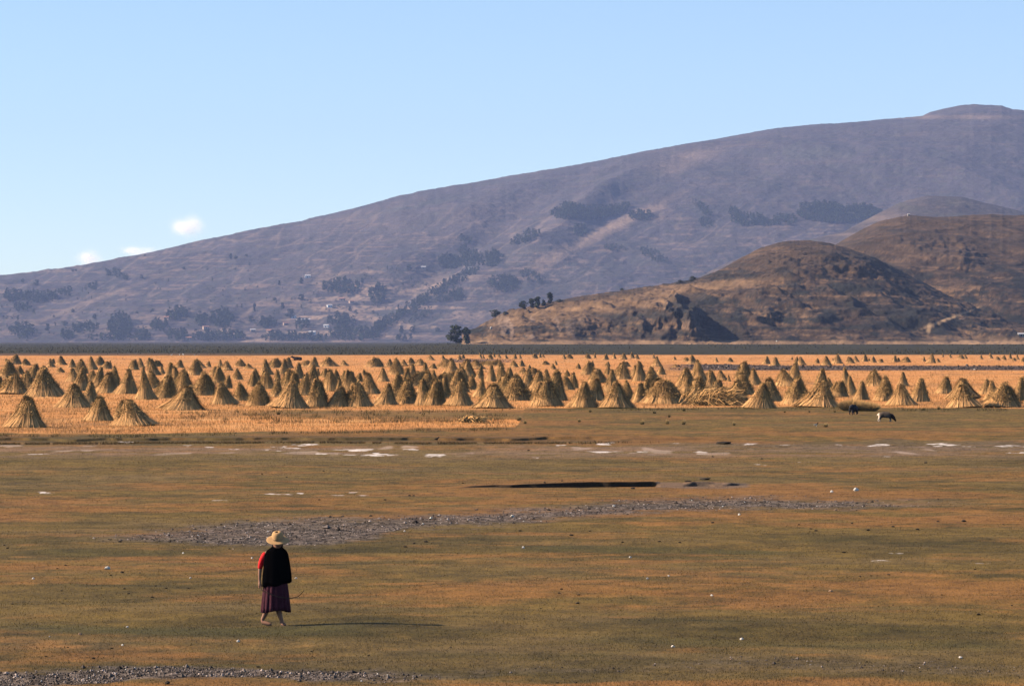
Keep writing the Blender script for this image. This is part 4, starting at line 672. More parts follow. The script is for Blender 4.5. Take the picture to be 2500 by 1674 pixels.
    (1860, 7.319, [(40, 485, 910, -100, 370, 'cone', 'tall front stook with one long black right slope, right part of the field'), (-30, 590, 1040, -310, 240, 'cone', 'golden stook set just in front of the tall black-sloped one'), (750, 465, 970, 380, 890, 'broad', 'twin-headed stook with two dark stripes and a long gold left skirt'), (1000, 560, 1010, 600, 1390, 'cone', 'broadest right-hand front stook, heaped against a taller one behind'), (985, 335, 850, 860, 1240, 'cone', 'tall thin-tipped stook rising behind the broadest right-hand front stook'), (490, 355, 640, 240, 640, 'cone'), (1190, 495, 680, 1120, 1270, 'bushy'), (1340, 535, 830, 1200, 1540, 'broad', 'ragged stook with dark right side left of the round tussocks'), (1570, 335, 620, 1400, 1630, 'slim'), (1640, 465, 800, 1480, 1720, 'slim'), (1740, 555, 880, 1610, 1910, 'lean', 'dark-topped stook leaning right just behind the round tussocks'), (2080, 365, 650, 1870, 2180, 'bushy'), (2290, 455, 900, 2020, 2400, 'bushy', 'tall dark-headed stook just right of the round tussocks'),
        (50, 120, 250, 0, 145, 'lean'), (215, 130, 275, 140, 330, 'slim'), (520, 120, 170, 505, 565, 'slim'), (615, 120, 230, 580, 655, 'bushy'), (690, 120, 260, 620, 780, 'cone'), (985, 140, 230, 950, 1025, 'bushy'), (1150, 110, 265, 1060, 1250, 'cone'), (1270, 140, 200, 1245, 1295, 'slim'), (1320, 80, 240, 1240, 1440, 'cone'), (1570, 120, 230, 1520, 1650, 'broad'), (1680, 110, 210, 1630, 1740, 'cone'), (1820, 80, 200, 1770, 1890, 'lean'), (1915, 140, 190, 1895, 1940, 'broad'), (1985, 110, 215, 1940, 2045, 'cone'), (2120, 155, 215, 2075, 2165, 'broad')]),
    (2170, 7.097, [(240, 585, 950, -50, 500, 'slim', 'front stook right of the pigs with dark centre and broad gold left skirt'), (280, 395, 620, 150, 340, 'slim'), (430, 485, 880, 330, 700, 'lean', 'dark right-leaning stook beside the front one, right of the pigs'), (920, 465, 750, 810, 1100, 'lean', 'isolated small dark stook with a loose straw strut, right part'), (1340, 590, 990, 990, 1610, 'cone', 'front cone stook alone near the right edge with dark split skirt'), (1280, 485, 830, 1000, 1560, 'slim', 'thin-tipped stook half hidden behind the lone right-hand cone'), (1760, 515, 760, 1530, 1830, 'cone'), (1930, 535, 860, 1640, 1980, 'slim'), (2020, 565, 985, 1630, 2290, 'bushy', 'front stook nearest the right edge with wide golden left slope'), (2230, 475, 870, 2110, 2410, 'lean'), (2345, 420, 560, 2300, 2420, 'bushy'),
        (85, 95, 200, 45, 145, 'lean'), (150, 125, 200, 125, 195, 'broad'), (280, 115, 210, 215, 385, 'broad'), (610, 110, 190, 570, 645, 'slim'), (710, 70, 220, 650, 810, 'cone'), (850, 140, 210, 815, 895, 'cone'), (935, 60, 120, 905, 960, 'slim'), (1065, 60, 130, 1035, 1095, 'slim'), (1250, 75, 150, 1195, 1310, 'broad'), (1330, 75, 145, 1290, 1365, 'slim'), (1600, 80, 155, 1565, 1635, 'slim'), (1760, 45, 135, 1725, 1805, 'slim'), (1890, 110, 170, 1850, 1925, 'broad'), (1990, 90, 165, 1950, 2030, 'broad'), (2100, 50, 145, 2065, 2135, 'slim'), (2170, 130, 185, 2130, 2215, 'broad'), (2235, 70, 165, 2205, 2265, 'slim'), (2320, 120, 200, 2285, 2350, 'broad')])]
recs = []
for x0, sc, L in WIN:
    for r in L:
        ax, ay, by, l, rr, kd = r[:6]
        fx = x0 + (l + rr) / 2 / sc; fy = 855 + by / sc; recs.append((fy, fx, x0 + ax / sc, 855 + ay / sc, (rr - l) / sc, kd, r[6] if len(r) > 6 else None))
rows = [('front rank', 968, 2000), ('second rank', 945, 968), ('third rank', 925, 945), ('middle rank', 905, 925), ('back rank', 893, 905), ('rearmost rank', 0, 893)]
g_ = np.random.default_rng(4242)
for _ in range(520):                                     # stooks glimpsed between and behind the surveyed ones
    fx, fy = g_.uniform(-10, 2480), g_.choice([912, 922, 934, 946, 955, 962]) + g_.uniform(-4, 4)
    if fx > 1600 and (fy < 918 or fx > 1960 or g_.random() < .55): continue
    hh = .442 * (fy - HOR) * g_.uniform(.82, 1.05); ww = hh * g_.uniform(.8, 1.05)
    if any(abs(r[1] - fx) < .42 * (ww + r[4]) * (.8 if abs(r[0] - fy) < 10 else .30) and abs(r[0] - fy) < 30 for r in recs): continue
    recs.append((fy, fx, fx + g_.uniform(-.1, .1) * ww, fy - hh, ww, ['cone', 'bushy', 'slim', 'broad'][int(g_.integers(4))], None))
recs.sort(key=lambda r: r[1]); cnt = {}
SHAPE = {'slim': 'slim witch-hat', 'cone': 'cone-shaped', 'bushy': 'bushy-headed', 'broad': 'broad-topped', 'lean': 'right-leaning', 'rick': 'long flat-topped'}
for i, (fy, fx, ax, ay, w_, kd, lab) in enumerate(recs):
    p, k = at(fx, fy); rk = [r for r in rows if r[1] <= fy < r[2]][0][0]
    h = (fy - ay) / k * (1.0 if fy > 968 else 1.05) + .06; s = w_ / k * (1.16 if fy > 968 else 1.26); far = (fy - ay) < 15
    if kd == 'rick': s *= 1.12
    a, b, j = SP[kd][i % len(SP[kd])]; key = (rk, kd); cnt[key] = cnt.get(key, 0) + 1
    if not lab:
        lab = '%s straw stook, %s of that shape from the left in the %s' % (SHAPE[kd], ordinal(cnt[key]), rk) if not far else 'tiny distant straw stook on the far edge of the harvested field'
    rz = (i * 2.399) % 6.283 if kd not in ('lean', 'rick') else ((i * .61) % .7 - .35)
    if far:
        o = link('straw_stook', j)
    else:
        o = empty('straw_stook', p); link('stalks', a, o); link('seed_heads', b, o)
    lean = (ax - fx) / k / h if kd != 'lean' else 0
    o.location = p - Vector((0, 0, .04)); o.rotation_euler = (((i * .37) % .08) - .04, max(-.16, min(.16, lean * .55)), rz if kd in ('lean', 'rick') else 0)
    if kd not in ('lean', 'rick'): o.rotation_euler[2] = [0, 1.3, 2.6, 3.9, 5.2][i % 5]; o.rotation_euler[0] = .10 * math.sin(i * 7.3); o.rotation_euler[1] = .09 * math.sin(i * 3.9 + 1)
    o.scale = (s, (s * .92 if kd != 'rick' else s * .5), h)
    tag(o, lab, 'straw stook', 'tiny far stooks' if far else 'straw stooks in the harvested field')
# collapsed sheaves and the loose straw heap
def heap(name, px, py, w_, h_, n, label, cat, spread, dark=.35, seed=5):
    g = np.random.default_rng(seed); p, k = at(px, py); V, Cc = [], []
    W, Hh = w_ / k, h_ / k
    a0 = np.stack([g.normal(-.1, .22, n) * W, g.normal(0, .12, n) * W, np.abs(g.normal(0, .25, n)) * Hh], 1); ang = g.normal(.35, spread, n); yaw = g.normal(0, .6, n); L = g.uniform(.25, .6, n) * W
    d = np.stack([np.cos(ang) * np.cos(yaw), np.cos(ang) * np.sin(yaw), np.sin(ang)], 1); a1 = a0 + d * L[:, None]; bow = np.array([0, 0, 1.0]) * (.12 * W)
    a1[:, 2] = np.clip(a1[:, 2], 0.02, Hh * 1.05); am = (a0 + a1) / 2 + bow * g.uniform(.2, 1, (n, 1)); a1[:, 2] *= g.uniform(.3, 1, n)
    s = np.cross(d, g.normal(size=(n, 3))); s /= np.linalg.norm(s, axis=1)[:, None]; s *= g.uniform(.010, .022, (n, 1))
    c = np.array([.86, .46, .17]) * g.uniform(.6, 1.25, (n, 1)); dk = g.random(n) < dark; c[dk] = np.array([.40, .24, .09]) * g.uniform(.6, 1.3, (dk.sum(), 1))
    V = np.concatenate([np.stack([a0 - s, a0 + s, am + s, am - s], 1).reshape(-1, 3), np.stack([am - s, am + s, a1 + s * .5, a1 - s * .5], 1).reshape(-1, 3)])
    o = link(name, mesh_np(name, V, np.arange(len(V)).reshape(-1, 4), [M_STRAW], np.concatenate([np.repeat(c, 4, axis=0)] * 2))); o.location = p
    return tag(o, label, cat)
heap('straw_pile', 1742, 990, 120, 44, 1700, 'collapsed sheaves lying fanned out between two bushy stooks', 'straw pile', .45, .2)
heap('straw_pile', 1152, 1032, 52, 17, 420, 'small heap of loose straw on the turf in front of the field', 'straw pile', .6, .45, 8)
# round tussocks and bunch grass
def tuft_mesh(seed, n, colA, colB, fat=.5):
    g = np.random.default_rng(seed); th = g.uniform(0, 6.283, n); r = np.sqrt(g.random(n)); L = g.uniform(.45, 1.0, n) * (1 - .28 * r * r)
    tilt = r * (.62 if fat > .55 else .5) + g.normal(0, .16, n); d = np.stack([np.cos(th) * np.sin(tilt), np.sin(th) * np.sin(tilt), np.cos(tilt)], 1)
    b = np.stack([np.cos(th), np.sin(th), th * 0], 1) * (r * (.42 if fat > .55 else .22))[:, None]
    t = b + d * L[:, None]; s = np.cross(d, g.normal(size=(n, 3))); s /= np.linalg.norm(s, axis=1)[:, None]; s *= g.uniform(.006, .015, (n, 1))
    V = np.stack([b - s, b + s, t], 1).reshape(-1, 3); base = np.array(colA) * g.uniform(.6, 1.3, (n, 1)); tip = np.array(colB) * g.uniform(.7, 1.2, (n, 1)); Cc = np.stack([base, base, tip], 1).reshape(-1, 3)
    return mesh_np('tuft', V, np.arange(3 * n).reshape(-1, 3), [M_BLADE], Cc)
TP = [tuft_mesh(60 + i, 700, (.20, .16, .06), (.80, .50, .20)) for i in range(3)]; TB = [tuft_mesh(70 + i, 5000, (.52, .31, .115), (.86, .50, .19), .62) for i in range(2)]; TD = tuft_mesh(80, 300, (.06, .055, .022), (.13, .11, .045))
def tuft(x, y, w_, h_, me, lab, i, name='grass_tuft', cat='grass tuft', grp='grass tufts before the field'):
    p, k = at(x, y); o = link(name, me); o.location = p - Vector((0, 0, .02)); o.scale = (w_ / 1.15 / k, w_ / 1.15 / k, h_ / k); o.rotation_euler = (0, 0, i); return tag(o, lab, cat, grp)
for i, (x, y, w_, h_, d, lab) in enumerate([(1568, 1034, 16, 16, 0, 'leftmost of the yellow-tipped tufts in front of the widest stook'), (1629, 1035, 13, 16, 0, 'middle yellow-tipped tuft in front of the widest stook'), (1669, 1036, 15, 20, 0, 'tallest yellow-tipped tuft in front of the widest stook'), (1792, 1038, 11, 14, 0, 'lone small tuft below the golden bushy stook'), (2016, 1042, 16, 16, 0, 'pale tuft below and left of the black pig'), (1634, 1017, 10, 12, 1, 'dark little tuft above the middle yellow-tipped one'), (1670, 1003, 13, 12, 1, 'dark tuft at the field edge beside the widest stook'), (1598, 1009, 14, 11, 1, 'dark tuft at the field edge under the widest stook'),
        (1268, 1027, 18, 17, 0, 'yellowish tuft above the stub end of the low straw strip'), (1282, 1034, 12, 13, 0, 'smaller pinkish tuft beside the yellowish one'), (1414, 1029, 11, 12, 0, 'solitary dark-bellied tuft by a bare salty streak'), (1441, 1006, 10, 11, 1, 'dark green tuft below the striped front stook'), (1916, 1007, 9, 8, 1, 'first tiny dark tuft along the right field edge'), (1976, 1006, 8, 8, 1, 'second tiny dark tuft along the right field edge'), (2038, 1006, 9, 9, 1, 'third tiny dark tuft left of the black pig'), (2255, 1001, 14, 11, 1, 'dark weed clump at the field edge right of the pigs'), (2292, 999, 14, 12, 1, 'second dark weed clump further right of the pigs'), (680, 1012, 16, 14, 1, 'wispy weed clump in the green cut above the woman')]):
    tuft(x, y, w_, h_, TD if d else TP[i % 3], lab, i)
tuft(2082, 1003, 58, 36, TB[0], 'large round yellow-brown tussock behind the black pig', 1, 'tussock', 'tussock', 'round tussocks by the pigs')
tuft(2121, 1003, 46, 28, TB[1], 'round dun tussock between the two pigs', 2, 'tussock', 'tussock', 'round tussocks by the pigs')
# ------------------------------------------------------------------ skinned bodies
def skin_mesh(name, verts, edges, radii, mats, sub=2, root=0, smooth=0):
    me = bpy.data.meshes.new(name); me.from_pydata([tuple(v) for v in verts], edges, []); o = bpy.data.objects.new(name, me); C.objects.link(o)
    md = o.modifiers.new('s', 'SKIN'); md.use_smooth_shade = True
    for i, r in enumerate(radii):
        q = me.skin_vertices[0].data[i]; q.radius = (r, r) if not isinstance(r, tuple) else r; q.use_root = (i == root)
    sb = o.modifiers.new('u', 'SUBSURF'); sb.levels = sub; sb.render_levels = sub
    if smooth: sm = o.modifiers.new('m', 'SMOOTH'); sm.factor = .5; sm.iterations = smooth
    bpy.context.view_layer.update(); dg = bpy.context.evaluated_depsgraph_get()
    out = bpy.data.meshes.new_from_object(o.evaluated_get(dg)); bpy.data.objects.remove(o); bpy.data.meshes.remove(me)
    out.materials.clear()
    for m in mats: out.materials.append(m)
    return out
class Sk:
    def __init__(s): s.v, s.e, s.r = [], [], []
    def add(s, co, r, parent=None):
        s.v.append(Vector(co)); s.r.append(r); i = len(s.v) - 1
        if parent is not None: s.e.append((parent, i))
        return i
    def chain(s, pts, parent):
        for co, r in pts: parent = s.add(co, r, parent)
        return parent
def loft(name, rings, nseg, mat, ripple=None, cap=True):
    V, F = [], []
    for j, (z, cx, cy, rx, ry) in enumerate(rings):
        for k in range(nseg):
            a = 2 * math.pi * k / nseg; f = ripple(a, j / (len(rings) - 1)) if ripple else (1.0, 0)
            V.append((cx + rx * f[0] * math.cos(a), cy + ry * f[0] * math.sin(a), z + f[1]))
    for j in range(len(rings) - 1):
        for k in range(nseg): F.append((j * nseg + k, j * nseg + (k + 1) % nseg, (j + 1) * nseg + (k + 1) % nseg, (j + 1) * nseg + k))
    if cap: F.append(tuple(range(nseg)))
    me = bpy.data.meshes.new(name); me.from_pydata(V, [], F); me.materials.append(mat)
    for p in me.polygons: p.use_smooth = True
    return me
M_SKIN = mat_rgb('skin', (.27, .135, .085), .65, .08, 30, .1); M_BLACK = mat_rgb('black_wool', (.002, .0018, .002), 1.0, .3, 40); M_BLACK.node_tree.nodes['Principled BSDF'].inputs['Specular IOR Level'].default_value = 0.0; M_RED = mat_rgb('red_knit', (.62, .012, .016), .8, .15, 40, .4, 120); M_PURPLE = mat_rgb('plum_cloth', (.056, .013, .022), .95, .25, 25); M_HAT = mat_rgb('straw_hat', (.47, .275, .12), .8, .15, 60, .5, 140); M_BAND = mat_rgb('hat_band', (.34, .20, .10), .8); M_HAIR = mat_rgb('black_hair', (.012, .009, .008), .6); M_SANDAL = mat_rgb('rubber_sandal', (.05, .04, .035), .7); M_EYE = mat_rgb('eye', (.02, .015, .012), .3); M_WOOD = mat_rgb('stick_wood', (.055, .035, .022), .8)
p0, kp = at(671, 1527)
person = empty('person', p0); tag(person, 'woman in straw hat, black shawl and plum skirt walking with bowed head across turf', 'person')
S = Sk()
pel = S.add((0, 0, .80), .125); che = S.chain([((.0, 0, .98), .12), ((.01, 0, 1.15), .125)], pel)
nk = S.chain([((.02, -.01, 1.24), .065), ((.035, -.035, 1.295), .048)], che)
hd = S.chain([((.045, -.055, 1.345), .070), ((.05, -.062, 1.405), .083), ((.052, -.055, 1.465), .066)], nk)
S.chain([((.055, -.125, 1.375), .020), ((.057, -.155, 1.362), .011)], hd - 1)                  # nose
S.chain([((.055, -.118, 1.318), .030)], hd - 2)                                               # chin
S.chain([((-.045, -.05, 1.385), .018)], hd - 1); S.chain([((.14, -.045, 1.385), .018)], hd - 1)   # ears
sL = S.chain([((-.10, 0, 1.22), .060), ((-.168, .0, 1.175), .050), ((-.222, .005, 1.06), .041), ((-.245, 0, .95), .035), ((-.252, -.02, .84), .029), ((-.252, -.035, .745), .022), ((-.250, -.042, .705), .027), ((-.248, -.045, .672), .026)], che)
for dx, dy, ln in ((-.020, .012, .034), (-.006, .008, .040), (.009, .004, .037), (.021, .0, .028)):
    b = Vector((-.248 + dx, -.046 + dy, .668)); S.chain([(b + Vector((0, -.006, -ln * .6)), .0085), (b + Vector((.006, -.022, -ln)), .008), (b + Vector((.014, -.034, -ln * .62)), .0075)], sL)
S.chain([((-.226, -.064, .694), .0095), ((-.212, -.070, .672), .0085), ((-.216, -.076, .656), .0075)], sL - 1)
sR = S.chain([((.11, 0, 1.22), .060), ((.175, .0, 1.17), .050), ((.215, .02, 1.05), .041), ((.225, .02, .95), .035), ((.205, -.05, .87), .028), ((.175, -.10, .82), .022), ((.160, -.125, .80), .027), ((.15, -.14, .79), .026)], che)
for dz, ln in ((.02, .03), (.006, .036), (-.008, .034), (-.02, .026)):
    b = Vector((.145, -.146, .79 + dz)); S.chain([(b + Vector((-.012, -.012, 0)), .0085), (b + Vector((-.03, -.010, -.004)), .008), (b + Vector((-.038, .004, -.008)), .0075)], sR)
S.chain([((.150, -.135, .83), .0095), ((.135, -.150, .838), .0085)], sR - 1)
S.chain([((-.075, .02, .74), .10), ((-.105, .02, .56), .078), ((-.105, .03, .42), .060), ((-.128, .045, .30), .060), ((-.170, .055, .18), .043), ((-.212, .055, .095), .033), ((-.205, .045, .062), .035), ((-.130, .010, .040), .034), ((-.085, -.012, .030), .028), ((-.050, -.028, .024), .017)], pel)
S.chain([((.075, -.02, .74), .10), ((.075, -.05, .56), .078), ((.045, -.055, .42), .060), ((.055, -.045, .30), .060), ((.085, -.045, .18), .043), ((.118, -.045, .085), .033), ((.120, -.05, .048), .035), ((.145, -.095, .038), .033), ((.172, -.125, .030), .027), ((.190, -.145, .024), .016)], pel)
body = link('body', skin_mesh('body', S.v, S.e, S.r, [M_SKIN], 2, pel), person)
def small_ball(name, co, r, mat, par, sc=(1, 1, 1)):
    import bmesh
    bm = bmesh.new(); bmesh.ops.create_uvsphere(bm, u_segments=12, v_segments=8, radius=r)
    for v in bm.verts: v.co = Vector((v.co.x * sc[0], v.co.y * sc[1], v.co.z * sc[2])) + Vector(co)
    me = bpy.data.meshes.new(name); bm.to_mesh(me); bm.free(); me.materials.append(mat); return link(name, me, par)
for sx in (-.03, .03): small_ball('eye', (.052 + sx, -.134, 1.40), .011, M_EYE, body)
small_ball('mouth', (.055, -.140, 1.338), .016, mat_rgb('lips', (.22, .08, .06)), body, (1.3, .5, .4))
hair = loft('hair', [(1.485, .052, -.045, .02, .02), (1.47, .052, -.045, .070, .072), (1.43, .052, -.04, .094, .090), (1.385, .05, -.025, .098, .092), (1.335, .045, -.005, .092, .080), (1.28, .04, .02, .085, .06), (1.22, .04, .05, .08, .045)], 28, M_HAIR, lambda a, t: (1 - .28 * max(0, -math.sin(a)) ** 3 * (t > .25), 0))
link('hair', hair, person)
# straw hat: dented crown, brim tipped forward
hat = empty('straw_hat', (.052, -.07, 1.452)); hat.parent = person; hat.rotation_euler = (R(22), R(-4), 0)
rip = lambda a, t: (1 + .03 * math.sin(2 * a + .5) * t, 0)
link('crown', loft('crown', [(.122, 0, 0, .022, .026), (.124, 0, 0, .045, .05), (.112, 0, 0, .072, .080), (.085, 0, 0, .089, .098), (.05, 0, 0, .097, .107), (.02, 0, 0, .100, .112), (-.004, 0, 0, .108, .12)], 36, M_HAT, lambda a, t: (1 + .02 * math.sin(3 * a), 0)), hat)
brim = [(-.002, 0, 0, .100, .112), (.002, 0, 0, .135, .147), (.000, 0, 0, .165, .178), (.004, 0, 0, .188, .202), (-.002, 0, 0, .190, .204), (-.010, 0, 0, .165, .178), (-.012, 0, 0, .10, .112)]
link('brim', loft('brim', brim, 48, M_HAT, lambda a, t: (1 + .02 * math.sin(2 * a), (.008 * math.cos(2 * a - .4) - .010 - .055 * max(0, math.cos(a - .15)) ** 2) * min(1, 2.2 * t) * (t < .9)), False), hat)
link('hat_band', loft('hat_band', [(.030, 0, 0, .1015, .1135), (.006, 0, 0, .105, .117)], 36, M_BAND, None, False), hat)
# red sleeve on her outer arm
q = Sk(); a = q.add((-.13, 0, 1.205), .062); q.chain([((-.172, 0, 1.17), .062), ((-.222, .005, 1.07), .055), ((-.243, 0, .985), .046), ((-.248, -.005, .935), .041)], a)
link('sleeve', skin_mesh('sleeve', q.v, q.e, q.r, [M_RED], 2), person)
# black shawl over the shoulders and the far arm
def shawl_rip(a, t): return (1 + t * (.05 * math.sin(7 * a + 1) + .03 * math.sin(13 * a)), t * t * (-.05 * math.cos(a + 2.6) + .015 * math.sin(5 * a)))
link('shawl', loft('shawl', [(1.345, .035, .00, .070, .075), (1.315, .035, .005, .088, .09), (1.285, .03, .005, .120, .11), (1.25, .022, .005, .166, .128), (1.19, .018, .0, .198, .145), (1.08, .024, -.005, .212, .16), (.97, .030, -.01, .222, .168), (.86, .030, -.015, .234, .172), (.77, .030, -.018, .240, .176), (.70, .028, -.02, .238, .176), (.70, .040, -.02, .212, .166), (.80, .040, -.015, .21, .162)], 72, M_BLACK, shawl_rip), person)
# pleated plum skirt
def skirt_rip(a, t): return (1 + (.20 * t + .02) * (abs(math.sin(8 * a + .4)) - .5) + .03 * t * math.sin(3 * a + 1), -.03 * t * math.sin(2 * a + .6))
link('skirt', loft('skirt', [(.90, .01, 0, .150, .13), (.80, .01, 0, .178, .15), (.68, .012, 0, .198, .165), (.55, .012, -.005, .212, .178), (.42, .012, -.01, .224, .188), (.32, .012, -.012, .232, .196), (.245, .012, -.015, .236, .200), (.245, .012, -.015, .224, .19), (.40, .012, -.01, .214, .18)], 128, M_PURPLE, skirt_rip), person)
for nm, pts in (('sandal', [((-.215, .055, .030), .028), ((-.13, .012, .010), .030), ((-.045, -.03, .006), .024)]), ('sandal', [((.108, -.035, .010), .030), ((.145, -.095, .008), .032), ((.195, -.15, .006), .024)])):
    q = Sk(); a = q.add(*pts[0]); q.chain(pts[1:], a); me = skin_mesh(nm, q.v, q.e, [(r, r) for r in q.r], [M_SANDAL], 2)
    zc = [v.co.z for v in me.vertices]
    for v in me.vertices: v.co.z = np.interp(v.co.x, [-.22, -.13, -.045] if pts[0][0][0] < 0 else [0, .1, .3], [.030, .010, .006] if pts[0][0][0] < 0 else [.008] * 3) + (v.co.z - .01) * .28
    link(nm, me, person)
# bowed stick held in her near hand, passing in front of the skirt
S2 = Sk(); pts = [(395, 872, -.10), (430, 930, -.22), (520, 975, -.255), (640, 1015, -.25), (760, 1036, -.20), (820, 1037, -.17), (880, 1024, -.14), (925, 993, -.12), (962, 950, -.10)]
pts[0] = (400, 868, -.062)
a = None
for i, (x, y, d) in enumerate(pts): a = S2.add(((x - 590) / 768, d, (1400 - y) / 768), .0085 - .0004 * i, a)
st_ = link('stick', skin_mesh('stick', S2.v, S2.e, S2.r, [M_WOOD], 2)); st_.location = p0; tag(st_, 'thin bowed dark stick held low by the woman, curving up at its right end', 'stick')

# ------------------------------------------------------------------ animals
def paint(me, fn):
    a = me.color_attributes.new('albedo', 'FLOAT_COLOR', 'POINT'); co = np.zeros(len(me.vertices) * 3, np.float32); me.vertices.foreach_get('co', co); co = co.reshape(-1, 3)
    c = np.ones((len(co), 4), np.float32); c[:, :3] = fn(co); a.data.foreach_set('color', c.ravel())
M_HIDE = mat_attr('hide', .75, 25, .2, .3, 60, .01)
def pig_mesh(fn):
    s = Sk(); r = s.add((.05, 0, .40), .185)
    bk = s.chain([((-.16, 0, .405), .19), ((-.34, 0, .40), .18), ((-.45, 0, .39), .12)], r); s.chain([((-.50, 0, .40), .022), ((-.53, .02, .36), .014), ((-.52, .01, .32), .010)], bk)
    f = s.chain([((.24, 0, .375), .17), ((.36, 0, .325), .135), ((.45, 0, .235), .108), ((.515, 0, .150), .075), ((.565, 0, .080), .052), ((.590, 0, .045), .046)], r)
    for y in (-.07, .07): s.chain([((.40, y * 1.1, .325), .04), ((.47, y * 1.7, .315), .035), ((.53, y * 1.6, .25), .02)], f - 3)
    for y in (-.10, .10):
        s.chain([((.25, y, .25), .085), ((.265, y, .15), .048), ((.258 + y * .3, y, .06), .034), ((.268 + y * .3, y, .015), .036)], f - 5)
        s.chain([((-.33, y, .27), .105), ((-.37 + y * .4, y, .18), .058), ((-.40 + y * .5, y, .12), .036), ((-.375 + y * .5, y, .05), .032), ((-.365 + y * .5, y, .015), .035)], bk - 1)
    me = skin_mesh('body', s.v, s.e, s.r, [M_HIDE], 2, 0, 5); paint(me, fn); return me
def pig(px, py, len_px, rz, fn, label, hs=1.0):
    p, k = at(px, py); r = empty('pig', p, rz); sc = len_px / k / 1.06; r.scale = (sc, sc, sc * hs); tag(r, label, 'pig', 'pigs rooting at the field edge')
    b = link('body', pig_mesh(fn), r)
    for y in (-.062, .062): small_ball('eye', (.50, y, .215), .010, M_EYE, b)
    return r
def pied(co):
    t = ss(-.42, -.34, co[:, 0] + .12 * (co[:, 2] - .35))[:, None]; leg = (ss(.16, .10, co[:, 2]) * (co[:, 0] > .1) * (co[:, 0] < .34))[:, None]  # pied hide, with lit rump and shaded flank painted into its colour
    c = np.array([.70, .55, .42]) * (1 - t) + (np.array([.095, .070, .050]) + (np.array([.020, .014, .010]) - np.array([.095, .070, .050])) * ss(.12, .36, co[:, 0])[:, None]) * t; return c * (1 - leg) + np.array([.45, .33, .24]) * leg
pig(2163, 1030, 44, R(-8), pied, 'pied pig with pale hindquarters and black front rooting in the turf', 1.08)
pig(2084, 1013, 44, R(62), lambda co: np.tile(np.array([.017, .017, .021]), (len(co), 1)), 'black pig at the tussocks, seen from behind with its head down', 1.1)
# dark cow lying among the far stooks
p, k = at(726, 880); cw = empty('cow', p, R(168)); tag(cw, 'dark cow lying among the farthest stooks, left of centre', 'cow'); cw.scale = (1.15, 1.15, 1.15)
s = Sk(); r = s.add((0, 0, .42), .36); bk = s.chain([((-.5, 0, .42), .36), ((-.85, 0, .38), .26)], r); f = s.chain([((.45, 0, .45), .32), ((.80, 0, .60), .20), ((1.05, 0, .78), .16), ((1.25, 0, .70), .12), ((1.45, 0, .60), .09)], r)
for y in (-.3, .3): s.chain([((.5, y, .2), .12), ((.75, y, .12), .08), ((.45, y * 1.1, .07), .06)], f - 4); s.chain([((-.7, y * 1.2, .2), .16), ((-.35, y * 1.4, .14), .09), ((-.7, y * 1.5, .07), .06)], bk - 1)
for y in (-1, 1): s.chain([((1.05, y * .16, .86), .04), ((1.0, y * .26, .98), .022)], f - 2)
me = skin_mesh('body', s.v, s.e, s.r, [M_HIDE], 2); paint(me, lambda co: np.tile(np.array([.022, .014, .012]), (len(co), 1))); link('body', me, cw)
# birds
def bird(px, py, h_px, rz, fn, label, group=None):
    p, k = at(px, py); r = empty('bird', p, rz); s_ = h_px / k / .30; r.scale = (s_, s_, s_); tag(r, label, 'bird', group)
    s = Sk(); b = s.add((0, 0, .15), .058); s.chain([((-.10, 0, .135), .040), ((-.19, 0, .12), .018)], b); h = s.chain([((.07, 0, .185), .042), ((.095, 0, .235), .030), ((.11, 0, .265), .032), ((.145, 0, .262), .010), ((.18, 0, .255), .004)], b)
    for y in (-.025, .025): s.chain([((.01, y, .09), .012), ((.0, y, .05), .006), ((.0, y, .008), .006), ((.035, y, .004), .005)], b)
    me = skin_mesh('body', s.v, s.e, s.r, [M_HIDE], 1); paint(me, fn); link('body', me, r); return r
white = lambda co: np.tile(np.array([.80, .76, .70]), (len(co), 1)); dark = lambda co: np.tile(np.array([.02, .016, .014]), (len(co), 1))
plover = lambda co: np.where((co[:, 2:3] < .15), np.array([[.75, .70, .62]]), np.where(co[:, 0:1] > .05, np.array([[.02, .018, .016]]), np.array([[.20, .15, .10]])))
bird(1067, 1069, 12, .4, dark, 'small dark bird standing on the rim of the low terrace'); bird(1993, 1041, 11, .3, plover, 'small pied bird beside the pale tuft, below the black pig')
for i, (x, y) in enumerate([(419, 868.3), (438, 868.2), (447, 867.2), (475, 868.2)]): bird(x, y, 4.6, i * 1.3, white, 'tiny white bird at the marsh edge beyond the stooks', 'white birds at the marsh edge')
for i, (x, y) in enumerate([(1026, 1010), ]): bird(x, y, 6, .2, dark, 'tiny black bird on the green turf in front of the field')

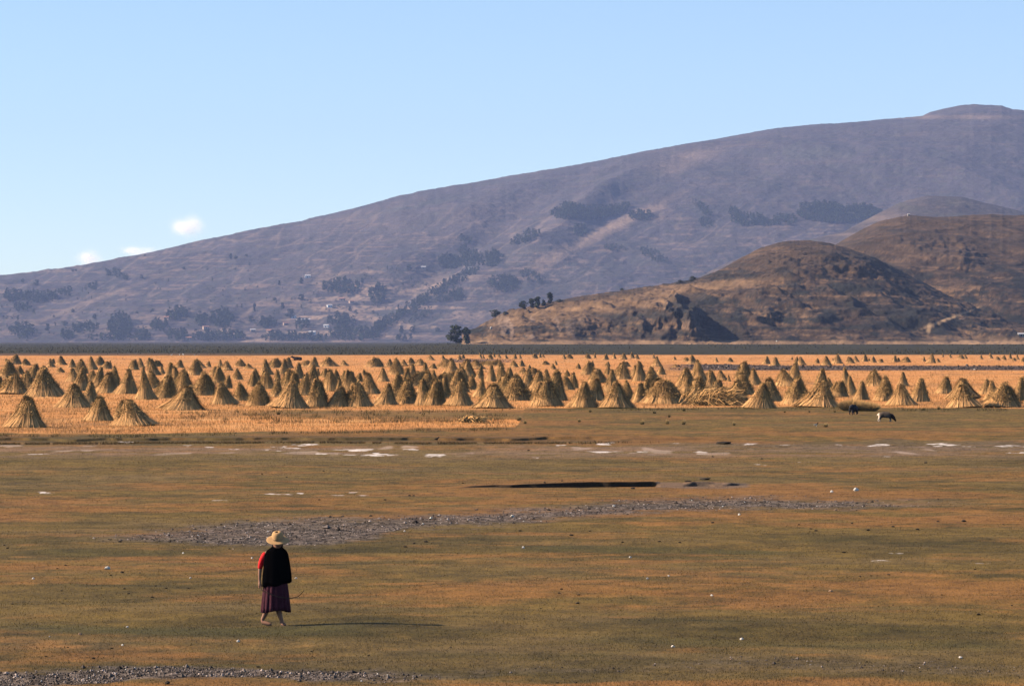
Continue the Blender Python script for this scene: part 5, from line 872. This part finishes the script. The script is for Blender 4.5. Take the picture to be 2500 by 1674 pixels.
# ------------------------------------------------------------------ clouds far behind the hills
M_CLOUD = mat_attr('cloud_vapour', 1.0)
def cloud(px, py, wpx, hpx, n, seed, label):
    Yc = 30000.0; k = FPX / Yc; fc = np.array(to_sun) + np.array([0, -.7, 0]); g = np.random.default_rng(seed); W, H_ = wpx / k, hpx / k; P = []
    for i in range(9):                                   # a heap of soft puffs made of countless drifting flecks
        c0 = np.array([g.uniform(-.30, .30) * W, g.uniform(-1.2, 1.2) * W, g.uniform(-.26, .16) * H_]); r = g.uniform(.13, .24); m = n // 9
        P.append(c0 + g.normal(size=(m, 3)) * np.array([r * W * .75, r * W * 3.2, r * H_ * .8]))
    P = np.concatenate(P); n = len(P); nm = fc + g.normal(0, .35, (n, 3)); nm /= np.linalg.norm(nm, axis=1)[:, None]; u = g.normal(size=(n, 3)); u -= (u * nm).sum(1)[:, None] * nm; u /= np.linalg.norm(u, axis=1)[:, None]; q = np.cross(nm, u)
    s = (.19 / k) * g.uniform(.6, 1.4, (n, 1)); V = np.stack([P - u * s, P + q * s, P + u * s, P - q * s], 1).reshape(-1, 3)
    o = link('cloud', mesh_np('cloud', V, np.arange(4 * n).reshape(-1, 4), [M_CLOUD], np.tile(np.array([.88, .84, .84]), (4 * n, 1)))); o.location = ((px - CXP) / k, Yc, CAMZ + (HOR - py) / k); tag(o, label, 'cloud')
cloud(458, 546, 74, 56, 60000, 1, 'largest small white puff of cloud above the left hill slope'); cloud(222, 628, 62, 44, 30000, 2, 'faint white puff of cloud low at the left, touching the slope'); cloud(345, 614, 84, 30, 24000, 3, 'thin low cloud scrap between the other two clouds, on the ridge')

# ------------------------------------------------------------------ hazy air over the whole plain
hv = box_np(-4600, 4600, -180, 12700, -2.2, 715)
me = bpy.data.meshes.new('haze'); me.from_pydata(hv, [], BF); hz = link('haze', me); tag(hz, 'thin blue haze over the plain and hills', 'haze', kind='stuff')
m = bpy.data.materials.new('haze_air'); m.use_nodes = True; t = m.node_tree; t.nodes.clear(); out = t.nodes.new('ShaderNodeOutputMaterial'); pv = t.nodes.new('ShaderNodeVolumePrincipled')
pv.inputs['Color'].default_value = (.43, .57, 1.0, 1); pv.inputs['Density'].default_value = 3.5e-5; pv.inputs['Anisotropy'].default_value = 0.0
t.links.new(pv.outputs[0], out.inputs['Volume']); me.materials.append(m)
